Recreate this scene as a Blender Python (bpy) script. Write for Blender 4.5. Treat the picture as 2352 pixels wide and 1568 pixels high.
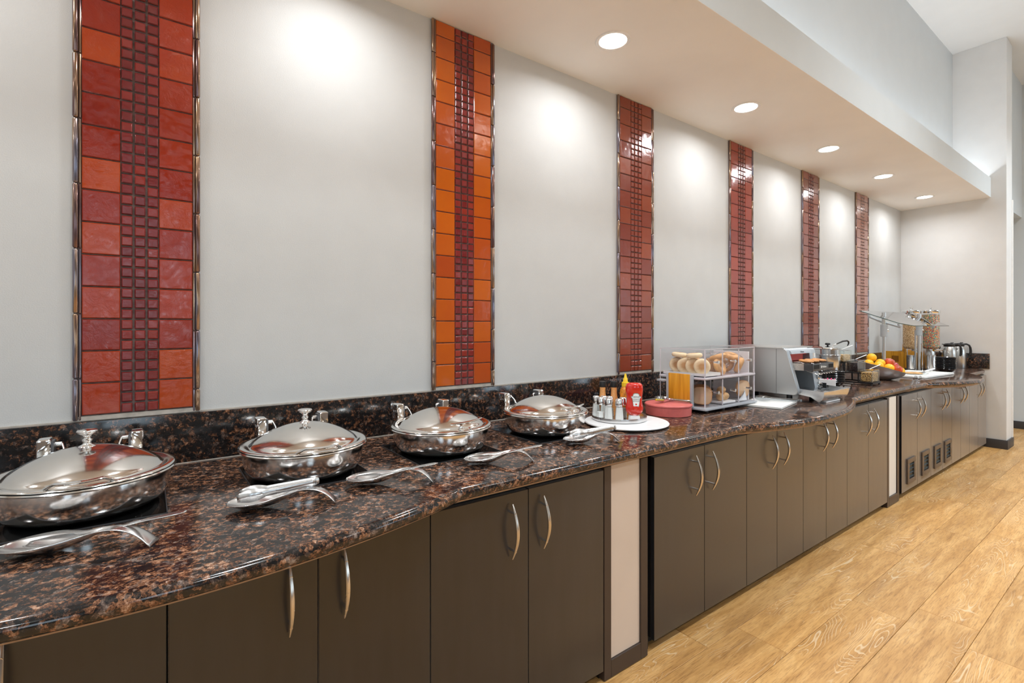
import bpy, bmesh, math, random
from mathutils import Vector, Matrix
random.seed(7)
PI = math.pi
for o in list(bpy.data.objects): bpy.data.objects.remove(o)
SC = bpy.context.scene
COL = SC.collection

# ------------------------------------------------------------------ camera, world, light, exposure
TH = math.atan((2716-1176)/1135.0)
cam_d = bpy.data.cameras.new('camera'); cam = bpy.data.objects.new('camera', cam_d); COL.objects.link(cam)
cam_d.sensor_width = 36.0; cam_d.lens = 1135/2352*36.0; cam_d.shift_y = -35/2352
cam_d.clip_start = 0.05; cam_d.clip_end = 100
cam.location = (0, -2.2, 1.424)
cam.rotation_euler = (PI/2, 0, -(PI/2 - TH))
SC.camera = cam
W = bpy.data.worlds.new('world'); SC.world = W; W.use_nodes = True
W.node_tree.nodes['Background'].inputs[0].default_value = (0.80, 0.88, 1.0, 1)
W.node_tree.nodes['Background'].inputs[1].default_value = 0.5
SC.view_settings.view_transform = 'Standard'; SC.view_settings.look = 'None'
SC.view_settings.gamma = 1; SC.view_settings.use_curve_mapping = False
SC.view_settings.exposure = 0.36
SC.cycles.transparent_max_bounces = 32
DL_P = 5.5
WIN_P = 27.0
CEIL_P = 41.0
COVE_P = 3.0
DL_X = [-2.09, -0.73, 0.63, 1.989, 3.338, 4.688, 5.99, 7.336]
SOF_Z = 2.94; CEIL_Z = 4.77; XE = 7.988; CT = 0.92

def area(name, loc, rot, shape, sx, sy, power, color, spread=PI):
    d = bpy.data.lights.new(name, 'AREA'); d.shape = shape; d.size = sx
    if shape in ('RECTANGLE', 'ELLIPSE'): d.size_y = sy
    d.energy = power; d.color = color; d.spread = spread
    o = bpy.data.objects.new(name, d); COL.objects.link(o); o.location = loc; o.rotation_euler = rot
    return o
WINS = [-2.3, 0.1, 7.2, 8.8]  # last two are unseen windows added to brighten the far cabinet doors
for wx in WINS:
    area('window_daylight', (wx, -7.03, 2.2), (PI/2, 0, 0), 'RECTANGLE', 1.1, 1.8, WIN_P*(1.25 if wx > 5 else 0.9), (0.78, 0.89, 1.0))
for x in (-2.5, 1.0, 4.5, 8.0):
    for y in (-2.6, -5.0):
        area('dining_lamp_light', (x, y, CEIL_Z-0.06), (0, 0, 0), 'DISK', 0.5, 0, CEIL_P*(0.75 if x < 2 else 1.1), (0.84, 0.93, 1.0), spread=math.radians(115))  # unseen ceiling lamps put in as room fill
area('cove_strip_light', (2.0, -0.70, 3.075), (PI, 0, 0), 'RECTANGLE', 11.8, 0.03, COVE_P*12, (0.86, 0.93, 1.0))
for x in DL_X:
    area('downlight_beam', (x, -0.405, SOF_Z-0.012), (0, 0, 0), 'DISK', 0.13, 0, DL_P, (0.96, 0.975, 1.0), spread=math.radians(165))

# ------------------------------------------------------------------ materials
def newmat(name):
    m = bpy.data.materials.new(name); m.use_nodes = True
    nt = m.node_tree; b = nt.nodes['Principled BSDF']
    return m, nt, b
def N(nt, t, **kw):
    n = nt.nodes.new(t)
    for k, v in kw.items():
        if hasattr(n, k): setattr(n, k, v)
        else: n.inputs[k].default_value = v
    return n
def L(nt, a, b): nt.links.new(a, b)
def ramp(nt, fac, stops, interp='LINEAR'):
    r = nt.nodes.new('ShaderNodeValToRGB'); r.color_ramp.interpolation = interp
    el = r.color_ramp.elements
    while len(el) < len(stops): el.new(0.5)
    for e, (p, c) in zip(el, stops): e.position = p; e.color = (*c, 1) if len(c) == 3 else c
    L(nt, fac, r.inputs[0]); return r
def plain(name, col, rough=0.5, metal=0.0, coat=0.0, noise=0.0, nscale=40, bump=0.0, bscale=200, emis=None, trans=0.0, ior=1.45):
    m, nt, b = newmat(name)
    b.inputs['Base Color'].default_value = (*col, 1); b.inputs['Roughness'].default_value = rough
    b.inputs['Metallic'].default_value = metal; b.inputs['Coat Weight'].default_value = coat
    b.inputs['Coat Roughness'].default_value = 0.05; b.inputs['IOR'].default_value = ior
    b.inputs['Transmission Weight'].default_value = trans
    tc = N(nt, 'ShaderNodeTexCoord')
    if noise or True:
        n = N(nt, 'ShaderNodeTexNoise', Scale=nscale, Detail=4.0); L(nt, tc.outputs['Object'], n.inputs['Vector'])
        k = noise if noise else 0.03
        r = ramp(nt, n.outputs['Fac'], [(0.3, tuple(c*(1-k) for c in col)), (0.7, tuple(min(1, c*(1+k)) for c in col))])
        L(nt, r.outputs[0], b.inputs['Base Color'])
    if bump:
        n2 = N(nt, 'ShaderNodeTexNoise', Scale=bscale, Detail=3.0); L(nt, tc.outputs['Object'], n2.inputs['Vector'])
        bp = N(nt, 'ShaderNodeBump', Strength=bump, Distance=0.002); L(nt, n2.outputs['Fac'], bp.inputs['Height'])
        L(nt, bp.outputs[0], b.inputs['Normal'])
    if emis:
        b.inputs['Emission Color'].default_value = (*emis[0], 1); b.inputs['Emission Strength'].default_value = emis[1]
    return m
M = {}
M['wall'] = plain('wall_paint', (0.57, 0.575, 0.565), 0.62, noise=0.02, nscale=6, bump=0.35, bscale=260)
M['wall_end'] = plain('end_wall_paint', (0.75, 0.755, 0.75), 0.6, noise=0.02, nscale=6, bump=0.3, bscale=260)
M['upper'] = plain('upper_wall_paint', (0.64, 0.68, 0.70), 0.65, noise=0.015, nscale=5, bump=0.2, bscale=260)
M['soffit'] = plain('soffit_paint', (0.90, 0.89, 0.87), 0.55, noise=0.03, nscale=2, bump=0.1, bscale=180)
M['ceiling'] = plain('ceiling_paint', (0.74, 0.765, 0.775), 0.7, noise=0.015, nscale=4)
M['white'] = plain('white_enamel', (0.85, 0.85, 0.84), 0.35)
M['lens'] = plain('lamp_lens', (1, 1, 1), 0.4, emis=((1.0, 0.95, 0.88), 12.0))
M['led'] = plain('led_strip', (1, 1, 1), 0.4, emis=((0.93, 0.96, 1.0), 3.0))
M['base'] = plain('baseboard_vinyl', (0.055, 0.050, 0.050), 0.5)
M['black'] = plain('matte_black', (0.012, 0.011, 0.011), 0.45)
M['toe'] = plain('toe_kick_black', (0.015, 0.012, 0.011), 0.6)
M['cream'] = plain('cream_panel', (0.60, 0.50, 0.42), 0.45, noise=0.03, nscale=5)
M['cream2'] = plain('pale_cream_panel', (0.72, 0.68, 0.62), 0.45, noise=0.02, nscale=5)  # lighter copy of the cream panel, far daylight put into its colour
M['ply'] = plain('plywood_edge', (0.42, 0.27, 0.16), 0.6, noise=0.15, nscale=30)
M['grout'] = plain('grout', (0.16, 0.12, 0.11), 0.85, noise=0.3, nscale=60)
M['caulk'] = plain('caulk', (0.45, 0.41, 0.36), 0.7, noise=0.15, nscale=40)
M['plastic_white'] = plain('white_plastic', (0.82, 0.82, 0.82), 0.3)
M['board_white'] = plain('white_board', (0.80, 0.79, 0.76), 0.45, noise=0.05, nscale=12)
M['coral'] = plain('coral_plastic', (0.64, 0.15, 0.135), 0.38, noise=0.06, nscale=60, bump=0.15, bscale=300)
M['yellow'] = plain('yellow_plastic', (0.90, 0.60, 0.03), 0.35)
M['mustard'] = plain('hot_sauce', (0.75, 0.25, 0.02), 0.15, coat=0.6, noise=0.5, nscale=90)
M['ketchup'] = plain('red_ketchup', (0.62, 0.020, 0.008), 0.16, coat=0.8)
M['spice'] = plain('orange_spice', (0.80, 0.38, 0.13), 0.3, coat=0.5, noise=0.2, nscale=200)
M['salt'] = plain('white_salt', (0.85, 0.85, 0.84), 0.8, noise=0.05, nscale=300)
M['pepper'] = plain('pepper', (0.30, 0.27, 0.24), 0.8, noise=0.5, nscale=500)
M['label_w'] = plain('label_white', (0.85, 0.86, 0.84), 0.5)
M['label_g'] = plain('label_green', (0.25, 0.38, 0.33), 0.5)
M['label_k'] = plain('label_ink', (0.06, 0.07, 0.07), 0.5)
M['emboss'] = plain('embossed_red', (0.80, 0.16, 0.10), 0.3)
M['pink'] = plain('pink_packets', (0.85, 0.10, 0.25), 0.5, noise=0.3, nscale=80)
M['paper'] = plain('white_paper', (0.85, 0.85, 0.86), 0.6)
M['apple'] = plain('apple_red', (0.42, 0.02, 0.025), 0.22, coat=0.5, noise=0.6, nscale=14)
M['apple2'] = plain('apple_orange_red', (0.65, 0.08, 0.02), 0.22, coat=0.5, noise=0.7, nscale=12)
M['stem'] = plain('stem_brown', (0.12, 0.07, 0.03), 0.7)
M['orange'] = plain('orange_skin', (0.95, 0.50, 0.015), 0.35, noise=0.05, nscale=30, bump=0.3, bscale=300)
M['slot'] = plain('dark_slot', (0.005, 0.005, 0.005), 0.7)
M['darkgrey'] = plain('dark_grey_metal', (0.09, 0.09, 0.095), 0.35, metal=0.6)
M['greyplastic'] = plain('grey_plastic', (0.42, 0.44, 0.47), 0.4)
M['bag'] = plain('napkin_paper', (0.80, 0.82, 0.85), 0.45)
M['bluegrey'] = plain('blue_grey_shell', (0.50, 0.55, 0.60), 0.35, metal=0.5)
M['red_glow'] = plain('glowing_heater', (0.06, 0.004, 0.004), 0.4, emis=((1.0, 0.03, 0.01), 0.14))
M['fruitdark'] = plain('dark_dried_fruit', (0.035, 0.022, 0.022), 0.25, noise=0.7, nscale=120, bump=1.0, bscale=140)
M['vent'] = plain('vent_metal', (0.16, 0.13, 0.11), 0.35, metal=0.7)
M['bluesteel'] = plain('bare_grille', (0.04, 0.055, 0.06), 0.35, metal=0.8)

def steel(name, col, rough, brushed=0.0, aniso_axis='Z'):
    m, nt, b = newmat(name); b.inputs['Metallic'].default_value = 1.0
    b.inputs['Base Color'].default_value = (*col, 1)
    tc = N(nt, 'ShaderNodeTexCoord'); mp = N(nt, 'ShaderNodeMapping')
    mp.inputs['Scale'].default_value = {'Z': (3, 3, 260), 'X': (260, 6, 6), 'N': (9, 9, 9)}[aniso_axis]
    L(nt, tc.outputs['Object'], mp.inputs[0])
    n = N(nt, 'ShaderNodeTexNoise', Scale=2.0, Detail=5.0); L(nt, mp.outputs[0], n.inputs['Vector'])
    mr = N(nt, 'ShaderNodeMapRange'); mr.inputs['To Min'].default_value = rough*0.75; mr.inputs['To Max'].default_value = rough*1.35
    L(nt, n.outputs['Fac'], mr.inputs[0]); L(nt, mr.outputs[0], b.inputs['Roughness'])
    if brushed:
        bp = N(nt, 'ShaderNodeBump', Strength=brushed, Distance=0.0006); L(nt, n.outputs['Fac'], bp.inputs['Height']); L(nt, bp.outputs[0], b.inputs['Normal'])
    return m
M['lid'] = steel('polished_lid_steel', (0.78, 0.76, 0.73), 0.10, 0.0, 'N')
M['bowl_steel'] = steel('polished_bowl_steel', (0.78, 0.76, 0.74), 0.13, 0.1, 'Z')
M['chrome'] = steel('chrome', (0.85, 0.85, 0.85), 0.06, 0.0, 'N')
M['capchrome'] = steel('shaker_chrome', (0.80, 0.80, 0.80), 0.16, 0.0, 'N')
M['satin'] = steel('satin_steel', (0.74, 0.74, 0.74), 0.24, 0.15, 'N')
M['brushed'] = steel('brushed_steel', (0.62, 0.62, 0.61), 0.30, 0.25, 'Z')
M['hammered'] = steel('hammered_steel', (0.72, 0.72, 0.73), 0.36, 0.5, 'Z')
M['nickel'] = steel('brushed_nickel', (0.66, 0.62, 0.57), 0.24, 0.0, 'N')
M['pot'] = steel('pot_steel', (0.70, 0.71, 0.72), 0.16, 0.2, 'X')

def glass(name, tint=(0.97, 0.98, 0.98), refl=1.0, rough=0.02):
    m = bpy.data.materials.new(name); m.use_nodes = True; nt = m.node_tree; nt.nodes.clear()
    out = N(nt, 'ShaderNodeOutputMaterial'); mix = N(nt, 'ShaderNodeMixShader')
    tr = N(nt, 'ShaderNodeBsdfTransparent'); tr.inputs[0].default_value = (*tint, 1)
    gl = N(nt, 'ShaderNodeBsdfGlossy'); gl.inputs['Roughness'].default_value = rough
    fr = N(nt, 'ShaderNodeFresnel', IOR=1.45)
    mu = N(nt, 'ShaderNodeMath', operation='MULTIPLY'); mu.inputs[1].default_value = refl
    gb_ = N(nt, 'ShaderNodeNewGeometry'); inv = N(nt, 'ShaderNodeMath', operation='SUBTRACT'); inv.inputs[0].default_value = 1.0
    L(nt, gb_.outputs['Backfacing'], inv.inputs[1]); mb2 = N(nt, 'ShaderNodeMath', operation='MULTIPLY')
    L(nt, fr.outputs[0], mu.inputs[0]); L(nt, mu.outputs[0], mb2.inputs[0]); L(nt, inv.outputs[0], mb2.inputs[1]); L(nt, mb2.outputs[0], mix.inputs[0])
    L(nt, tr.outputs[0], mix.inputs[1]); L(nt, gl.outputs[0], mix.inputs[2]); L(nt, mix.outputs[0], out.inputs[0])
    return m
M['glass'] = glass('clear_glass', (0.975, 0.99, 0.985))
M['acrylic'] = glass('clear_acrylic', (0.99, 0.985, 0.988), 0.8)
M['bagfilm'] = glass('plastic_film', (0.97, 0.97, 0.97), 2.2, 0.12)
M['edge'] = plain('acrylic_edge', (0.66, 0.62, 0.66), 0.25)
M['glass_edge'] = plain('glass_edge_green', (0.03, 0.08, 0.07), 0.15)
M['clearplastic'] = glass('clear_plastic', (0.82, 0.84, 0.85), 5.0, 0.10)
M['pane'] = glass('window_pane', (0.9, 0.94, 0.95), 1.0)

def granite(lo=0.515, hi=1.03):
    m, nt, b = newmat('granite'); tc = N(nt, 'ShaderNodeTexCoord')
    geo = N(nt, 'ShaderNodeNewGeometry')
    n0 = N(nt, 'ShaderNodeTexNoise', Scale=60.0, Detail=3.0); L(nt, geo.outputs['Position'], n0.inputs['Vector'])
    mx = N(nt, 'ShaderNodeMixRGB', blend_type='ADD'); mx.inputs[0].default_value = 0.018
    L(nt, geo.outputs['Position'], mx.inputs[1]); L(nt, n0.outputs['Color'], mx.inputs[2])
    v = N(nt, 'ShaderNodeTexVoronoi', Scale=95.0); L(nt, mx.outputs[0], v.inputs['Vector'])
    sep = N(nt, 'ShaderNodeSeparateColor'); L(nt, v.outputs['Color'], sep.inputs[0])
    n1 = N(nt, 'ShaderNodeTexNoise', Scale=42.0, Detail=8.0, Roughness=0.78, Distortion=0.4); L(nt, geo.outputs['Position'], n1.inputs['Vector'])
    n2 = N(nt, 'ShaderNodeTexNoise', Scale=230.0, Detail=5.0, Roughness=0.75); L(nt, geo.outputs['Position'], n2.inputs['Vector'])
    n3 = N(nt, 'ShaderNodeTexNoise', Scale=9.0, Detail=2.0); L(nt, geo.outputs['Position'], n3.inputs['Vector'])
    def mad(x, k, y):
        q = N(nt, 'ShaderNodeMath', operation='MULTIPLY_ADD'); L(nt, x, q.inputs[0]); q.inputs[1].default_value = k
        if y is not None: L(nt, y, q.inputs[2])
        else: q.inputs[2].default_value = 0.0
        return q.outputs[0]
    f = mad(sep.outputs[0], 0.17, None); f = mad(n1.outputs['Fac'], 0.80, f); f = mad(n2.outputs['Fac'], 0.46, f); f = mad(n3.outputs['Fac'], 0.18, f)
    mk = N(nt, 'ShaderNodeMapRange'); mk.inputs['From Min'].default_value = lo; mk.inputs['From Max'].default_value = hi; L(nt, f, mk.inputs[0])
    r = ramp(nt, mk.outputs[0], [(0.0, (0.005, 0.005, 0.006)), (0.45, (0.010, 0.009, 0.009)), (0.55, (0.045, 0.022, 0.014)), (0.66, (0.15, 0.064, 0.032)), (0.80, (0.31, 0.155, 0.088)), (0.95, (0.50, 0.33, 0.23))])
    rg = ramp(nt, mk.outputs[0], [(0.0, (0.006, 0.007, 0.008)), (0.5, (0.014, 0.015, 0.016)), (0.7, (0.06, 0.055, 0.052)), (0.95, (0.22, 0.20, 0.19))])
    mg = N(nt, 'ShaderNodeMixRGB'); gt = N(nt, 'ShaderNodeMapRange'); gt.inputs['From Min'].default_value = 0.55; gt.inputs['From Max'].default_value = 0.72; L(nt, sep.outputs[1], gt.inputs[0])
    gm = N(nt, 'ShaderNodeMath', operation='MULTIPLY'); gm.inputs[1].default_value = 0.75; L(nt, gt.outputs[0], gm.inputs[0])
    L(nt, gm.outputs[0], mg.inputs[0]); L(nt, r.outputs[0], mg.inputs[1]); L(nt, rg.outputs[0], mg.inputs[2]); r = mg
    L(nt, r.outputs[0], b.inputs['Base Color'])
    b.inputs['Roughness'].default_value = 0.12; b.inputs['Coat Weight'].default_value = 0.0; b.inputs['Coat Roughness'].default_value = 0.03
    return m
M['granite'] = granite(); M['granite_splash'] = granite(0.56, 1.09)  # second copy is the same granite, darkened for the shade on the upstand

def door_mat():
    m, nt, b = newmat('espresso_laminate'); geo = N(nt, 'ShaderNodeNewGeometry')
    mp = N(nt, 'ShaderNodeMapping'); mp.inputs['Scale'].default_value = (22, 22, 3.0); L(nt, geo.outputs['Position'], mp.inputs[0])
    n = N(nt, 'ShaderNodeTexNoise', Scale=1.0, Detail=5.0); L(nt, mp.outputs[0], n.inputs['Vector'])
    r = ramp(nt, n.outputs['Fac'], [(0.3, (0.0085, 0.009, 0.011)), (0.7, (0.012, 0.0125, 0.015))]); L(nt, r.outputs[0], b.inputs['Base Color'])
    mr = N(nt, 'ShaderNodeMapRange'); mr.inputs['To Min'].default_value = 0.30; mr.inputs['To Max'].default_value = 0.42
    L(nt, n.outputs['Fac'], mr.inputs[0]); L(nt, mr.outputs[0], b.inputs['Roughness'])
    n2 = N(nt, 'ShaderNodeTexNoise', Scale=320.0, Detail=2.0); L(nt, geo.outputs['Position'], n2.inputs['Vector'])
    bp = N(nt, 'ShaderNodeBump', Strength=0.12, Distance=0.001); L(nt, n2.outputs['Fac'], bp.inputs['Height']); L(nt, bp.outputs[0], b.inputs['Normal'])
    b.inputs['Specular IOR Level'].default_value = 0.15; b.inputs['Coat Weight'].default_value = 1.0; b.inputs['Coat Roughness'].default_value = 0.26; b.inputs['Coat IOR'].default_value = 1.60
    b.inputs['Sheen Weight'].default_value = 0.8; b.inputs['Sheen Roughness'].default_value = 0.25; b.inputs['Sheen Tint'].default_value = (1.0, 0.82, 0.66, 1)
    return m
M['door'] = door_mat()
M['frame_dark'] = plain('espresso_frame', (0.045, 0.030, 0.024), 0.3)

def tile_mat(name, stops, bump, vscale=28):
    m, nt, b = newmat(name); oi = N(nt, 'ShaderNodeObjectInfo'); tc = N(nt, 'ShaderNodeTexCoord')
    off = N(nt, 'ShaderNodeVectorMath', operation='ADD'); sc = N(nt, 'ShaderNodeVectorMath', operation='SCALE')
    cmb = N(nt, 'ShaderNodeCombineXYZ'); L(nt, oi.outputs['Random'], cmb.inputs[0]); L(nt, oi.outputs['Random'], cmb.inputs[2])
    sc.inputs['Scale'].default_value = 60.0; L(nt, cmb.outputs[0], sc.inputs[0]); L(nt, tc.outputs['Object'], off.inputs[0]); L(nt, sc.outputs[0], off.inputs[1])
    n = N(nt, 'ShaderNodeTexNoise', Scale=9.0, Detail=3.0); L(nt, off.outputs[0], n.inputs['Vector'])
    ad = N(nt, 'ShaderNodeMath', operation='MULTIPLY_ADD'); L(nt, n.outputs['Fac'], ad.inputs[0]); ad.inputs[1].default_value = 0.35
    m2 = N(nt, 'ShaderNodeMath', operation='MULTIPLY'); L(nt, oi.outputs['Random'], m2.inputs[0]); m2.inputs[1].default_value = 0.72
    L(nt, m2.outputs[0], ad.inputs[2])
    r = ramp(nt, ad.outputs[0], stops); L(nt, r.outputs[0], b.inputs['Base Color'])
    n2 = N(nt, 'ShaderNodeTexNoise', Scale=float(vscale), Detail=6.0, Distortion=1.5); n2.inputs['Roughness'].default_value = 0.68
    L(nt, off.outputs[0], n2.inputs['Vector'])
    bp = N(nt, 'ShaderNodeBump', Strength=bump, Distance=0.0035); L(nt, n2.outputs['Fac'], bp.inputs['Height'])
    L(nt, bp.outputs[0], b.inputs['Normal']); L(nt, bp.outputs[0], b.inputs['Coat Normal'])
    b.inputs['Roughness'].default_value = 0.22; b.inputs['Coat Weight'].default_value = 1.0; b.inputs['Coat Roughness'].default_value = 0.05
    b.inputs['Coat IOR'].default_value = 1.5; b.inputs['Specular IOR Level'].default_value = 0.15
    return m
TS = [
 [(0.1, (0.20, 0.012, 0.006)), (0.6, (0.32, 0.030, 0.006)), (0.95, (0.44, 0.070, 0.007))],
 [(0.1, (0.40, 0.055, 0.006)), (0.6, (0.48, 0.085, 0.006)), (0.95, (0.56, 0.12, 0.006))],
 [(0.1, (0.20, 0.028, 0.010)), (0.6, (0.26, 0.042, 0.012)), (0.95, (0.31, 0.058, 0.013))],
 [(0.1, (0.24, 0.022, 0.010)), (0.6, (0.30, 0.032, 0.012)), (0.95, (0.34, 0.040, 0.013))],
 [(0.1, (0.20, 0.045, 0.028)), (0.6, (0.24, 0.055, 0.034)), (0.95, (0.27, 0.065, 0.040))],
 [(0.1, (0.30, 0.115, 0.085)), (0.6, (0.36, 0.15, 0.115)), (0.95, (0.40, 0.17, 0.13))]]  # farthest strip: reflected haze put into its pale tile colour
TB = [0.40, 0.10, 0.25, 0.25, 0.12, 0.05]
M['tiles'] = [tile_mat('glazed_tile', s, bpv) for s, bpv in zip(TS, TB)]
M['mosaic'] = [tile_mat('maroon_mosaic', [(0.1, (0.13, 0.012, 0.012)), (0.6, (0.19, 0.018, 0.016)), (0.95, (0.25, 0.028, 0.018))], 0.25, 60),
               tile_mat('maroon_mosaic_bright', [(0.1, (0.15, 0.010, 0.010)), (0.6, (0.22, 0.016, 0.012)), (0.95, (0.30, 0.030, 0.014))], 0.2, 60),
               tile_mat('brown_mosaic', [(0.1, (0.16, 0.022, 0.012)), (0.6, (0.21, 0.032, 0.016)), (0.95, (0.26, 0.045, 0.018))], 0.2, 60),
               tile_mat('pale_mosaic', [(0.1, (0.24, 0.10, 0.075)), (0.6, (0.28, 0.12, 0.09)), (0.95, (0.32, 0.14, 0.10))], 0.2, 60)]  # last mosaic carries the same reflected haze in its colour
def pencil_mat():
    m, nt, b = newmat('iridescent_pencil'); oi = N(nt, 'ShaderNodeObjectInfo'); geo = N(nt, 'ShaderNodeNewGeometry')
    mp = N(nt, 'ShaderNodeMapping'); mp.inputs['Scale'].default_value = (60, 60, 3); L(nt, geo.outputs['Position'], mp.inputs[0])
    n = N(nt, 'ShaderNodeTexNoise', Scale=1.0, Detail=3.0); L(nt, mp.outputs[0], n.inputs['Vector'])
    ad = N(nt, 'ShaderNodeMath', operation='MULTIPLY_ADD'); L(nt, oi.outputs['Random'], ad.inputs[0]); ad.inputs[1].default_value = 0.35; L(nt, n.outputs['Fac'], ad.inputs[2])
    r = ramp(nt, ad.outputs[0], [(0.3, (0.30, 0.16, 0.09)), (0.5, (0.16, 0.10, 0.11)), (0.66, (0.42, 0.27, 0.16)), (0.8, (0.20, 0.20, 0.26)), (1.0, (0.36, 0.20, 0.16))])
    L(nt, r.outputs[0], b.inputs['Base Color']); b.inputs['Metallic'].default_value = 0.75; b.inputs['Roughness'].default_value = 0.16
    return m
M['pencil'] = pencil_mat()

def wood_floor(name, gaps):
    m, nt, b = newmat(name); oi = N(nt, 'ShaderNodeObjectInfo'); geo = N(nt, 'ShaderNodeNewGeometry')
    if gaps:
        br = N(nt, 'ShaderNodeTexBrick', Scale=1.0); br.offset = 0.37; br.inputs['Brick Width'].default_value = 1.52; br.inputs['Row Height'].default_value = 0.229
        br.inputs['Mortar Size'].default_value = 0.0012; br.inputs['Color1'].default_value = (0, 0, 0, 1); br.inputs['Color2'].default_value = (1, 1, 1, 1)
        mpb = N(nt, 'ShaderNodeMapping'); mpb.inputs['Location'].default_value = (0, 0.95, 0); L(nt, geo.outputs['Position'], mpb.inputs[0]); L(nt, mpb.outputs[0], br.inputs['Vector'])
        sepb = N(nt, 'ShaderNodeSeparateColor'); L(nt, br.outputs['Color'], sepb.inputs[0]); rnd = sepb.outputs[0]
    else: rnd = oi.outputs['Random']
    cmb = N(nt, 'ShaderNodeCombineXYZ'); mul = N(nt, 'ShaderNodeMath', operation='MULTIPLY'); mul.inputs[1].default_value = 37.0
    L(nt, rnd, mul.inputs[0]); L(nt, mul.outputs[0], cmb.inputs[0]); L(nt, mul.outputs[0], cmb.inputs[2])
    ad = N(nt, 'ShaderNodeVectorMath', operation='ADD'); L(nt, geo.outputs['Position'], ad.inputs[0]); L(nt, cmb.outputs[0], ad.inputs[1])
    mp = N(nt, 'ShaderNodeMapping'); mp.inputs['Scale'].default_value = (1.7, 13.0, 1.0); L(nt, ad.outputs[0], mp.inputs[0])
    n1 = N(nt, 'ShaderNodeTexNoise', Scale=1.3, Detail=8.0, Roughness=0.65, Distortion=0.6); L(nt, mp.outputs[0], n1.inputs['Vector'])
    mpf = N(nt, 'ShaderNodeMapping'); mpf.inputs['Scale'].default_value = (14.0, 190.0, 1.0); L(nt, ad.outputs[0], mpf.inputs[0])
    nf = N(nt, 'ShaderNodeTexNoise', Scale=1.0, Detail=5.0, Roughness=0.7); L(nt, mpf.outputs[0], nf.inputs['Vector'])
    mpw = N(nt, 'ShaderNodeMapping'); mpw.inputs['Scale'].default_value = (0.9, 5.5, 1.0); L(nt, ad.outputs[0], mpw.inputs[0])
    nw = N(nt, 'ShaderNodeTexNoise', Scale=1.1, Detail=2.0, Distortion=0.3); L(nt, mpw.outputs[0], nw.inputs['Vector'])
    ws = N(nt, 'ShaderNodeMath', operation='MULTIPLY'); ws.inputs[1].default_value = 270.0; L(nt, nw.outputs['Fac'], ws.inputs[0])
    sn = N(nt, 'ShaderNodeMath', operation='SINE'); L(nt, ws.outputs[0], sn.inputs[0])
    mrw = N(nt, 'ShaderNodeMapRange'); mrw.inputs['From Min'].default_value = 0.75; mrw.inputs['From Max'].default_value = 1.0; L(nt, sn.outputs[0], mrw.inputs[0])
    msk = N(nt, 'ShaderNodeTexNoise', Scale=1.1, Detail=1.0); mpm = N(nt, 'ShaderNodeMapping'); mpm.inputs['Scale'].default_value = (1.6, 7.0, 1.0); mpm.inputs['Location'].default_value = (5, 3, 0)
    L(nt, ad.outputs[0], mpm.inputs[0]); L(nt, mpm.outputs[0], msk.inputs['Vector'])
    mrm = N(nt, 'ShaderNodeMapRange'); mrm.inputs['From Min'].default_value = 0.49; mrm.inputs['From Max'].default_value = 0.60; L(nt, msk.outputs['Fac'], mrm.inputs[0])
    mm = N(nt, 'ShaderNodeMath', operation='MULTIPLY'); L(nt, mrw.outputs[0], mm.inputs[0]); L(nt, mrm.outputs[0], mm.inputs[1])
    mm2 = N(nt, 'ShaderNodeMath', operation='MULTIPLY'); L(nt, mm.outputs[0], mm2.inputs[0]); mm2.inputs[1].default_value = 0.62
    r1 = ramp(nt, n1.outputs['Fac'], [(0.25, (0.34, 0.165, 0.048)), (0.45, (0.50, 0.262, 0.082)), (0.62, (0.62, 0.355, 0.130)), (0.8, (0.70, 0.435, 0.190))])
    r2 = ramp(nt, nf.outputs['Fac'], [(0.36, (0.50, 0.43, 0.36)), (0.52, (1, 1, 1))])
    mx = N(nt, 'ShaderNodeMixRGB', blend_type='MULTIPLY'); mx.inputs[0].default_value = 0.62; L(nt, r1.outputs[0], mx.inputs[1]); L(nt, r2.outputs[0], mx.inputs[2])
    mx2 = N(nt, 'ShaderNodeMixRGB'); L(nt, mm2.outputs[0], mx2.inputs[0]); L(nt, mx.outputs[0], mx2.inputs[1]); mx2.inputs[2].default_value = (0.72, 0.56, 0.36, 1)
    hv = N(nt, 'ShaderNodeMapRange'); hv.inputs['To Min'].default_value = 0.88; hv.inputs['To Max'].default_value = 1.10; L(nt, rnd, hv.inputs[0])
    vm = N(nt, 'ShaderNodeVectorMath', operation='SCALE'); L(nt, mx2.outputs[0], vm.inputs[0]); L(nt, hv.outputs[0], vm.inputs['Scale'])
    last = vm.outputs[0]
    if gaps:
        mg = N(nt, 'ShaderNodeMixRGB'); L(nt, br.outputs['Fac'], mg.inputs[0]); L(nt, last, mg.inputs[1]); mg.inputs[2].default_value = (0.08, 0.045, 0.02, 1); last = mg.outputs[0]
    L(nt, last, b.inputs['Base Color']); b.inputs['Roughness'].default_value = 0.42
    bp = N(nt, 'ShaderNodeBump', Strength=0.12, Distance=0.001); L(nt, nf.outputs['Fac'], bp.inputs['Height']); L(nt, bp.outputs[0], b.inputs['Normal'])
    return m
M['plank'] = wood_floor('oak_plank', False); M['floor'] = wood_floor('oak_floor', True)

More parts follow.
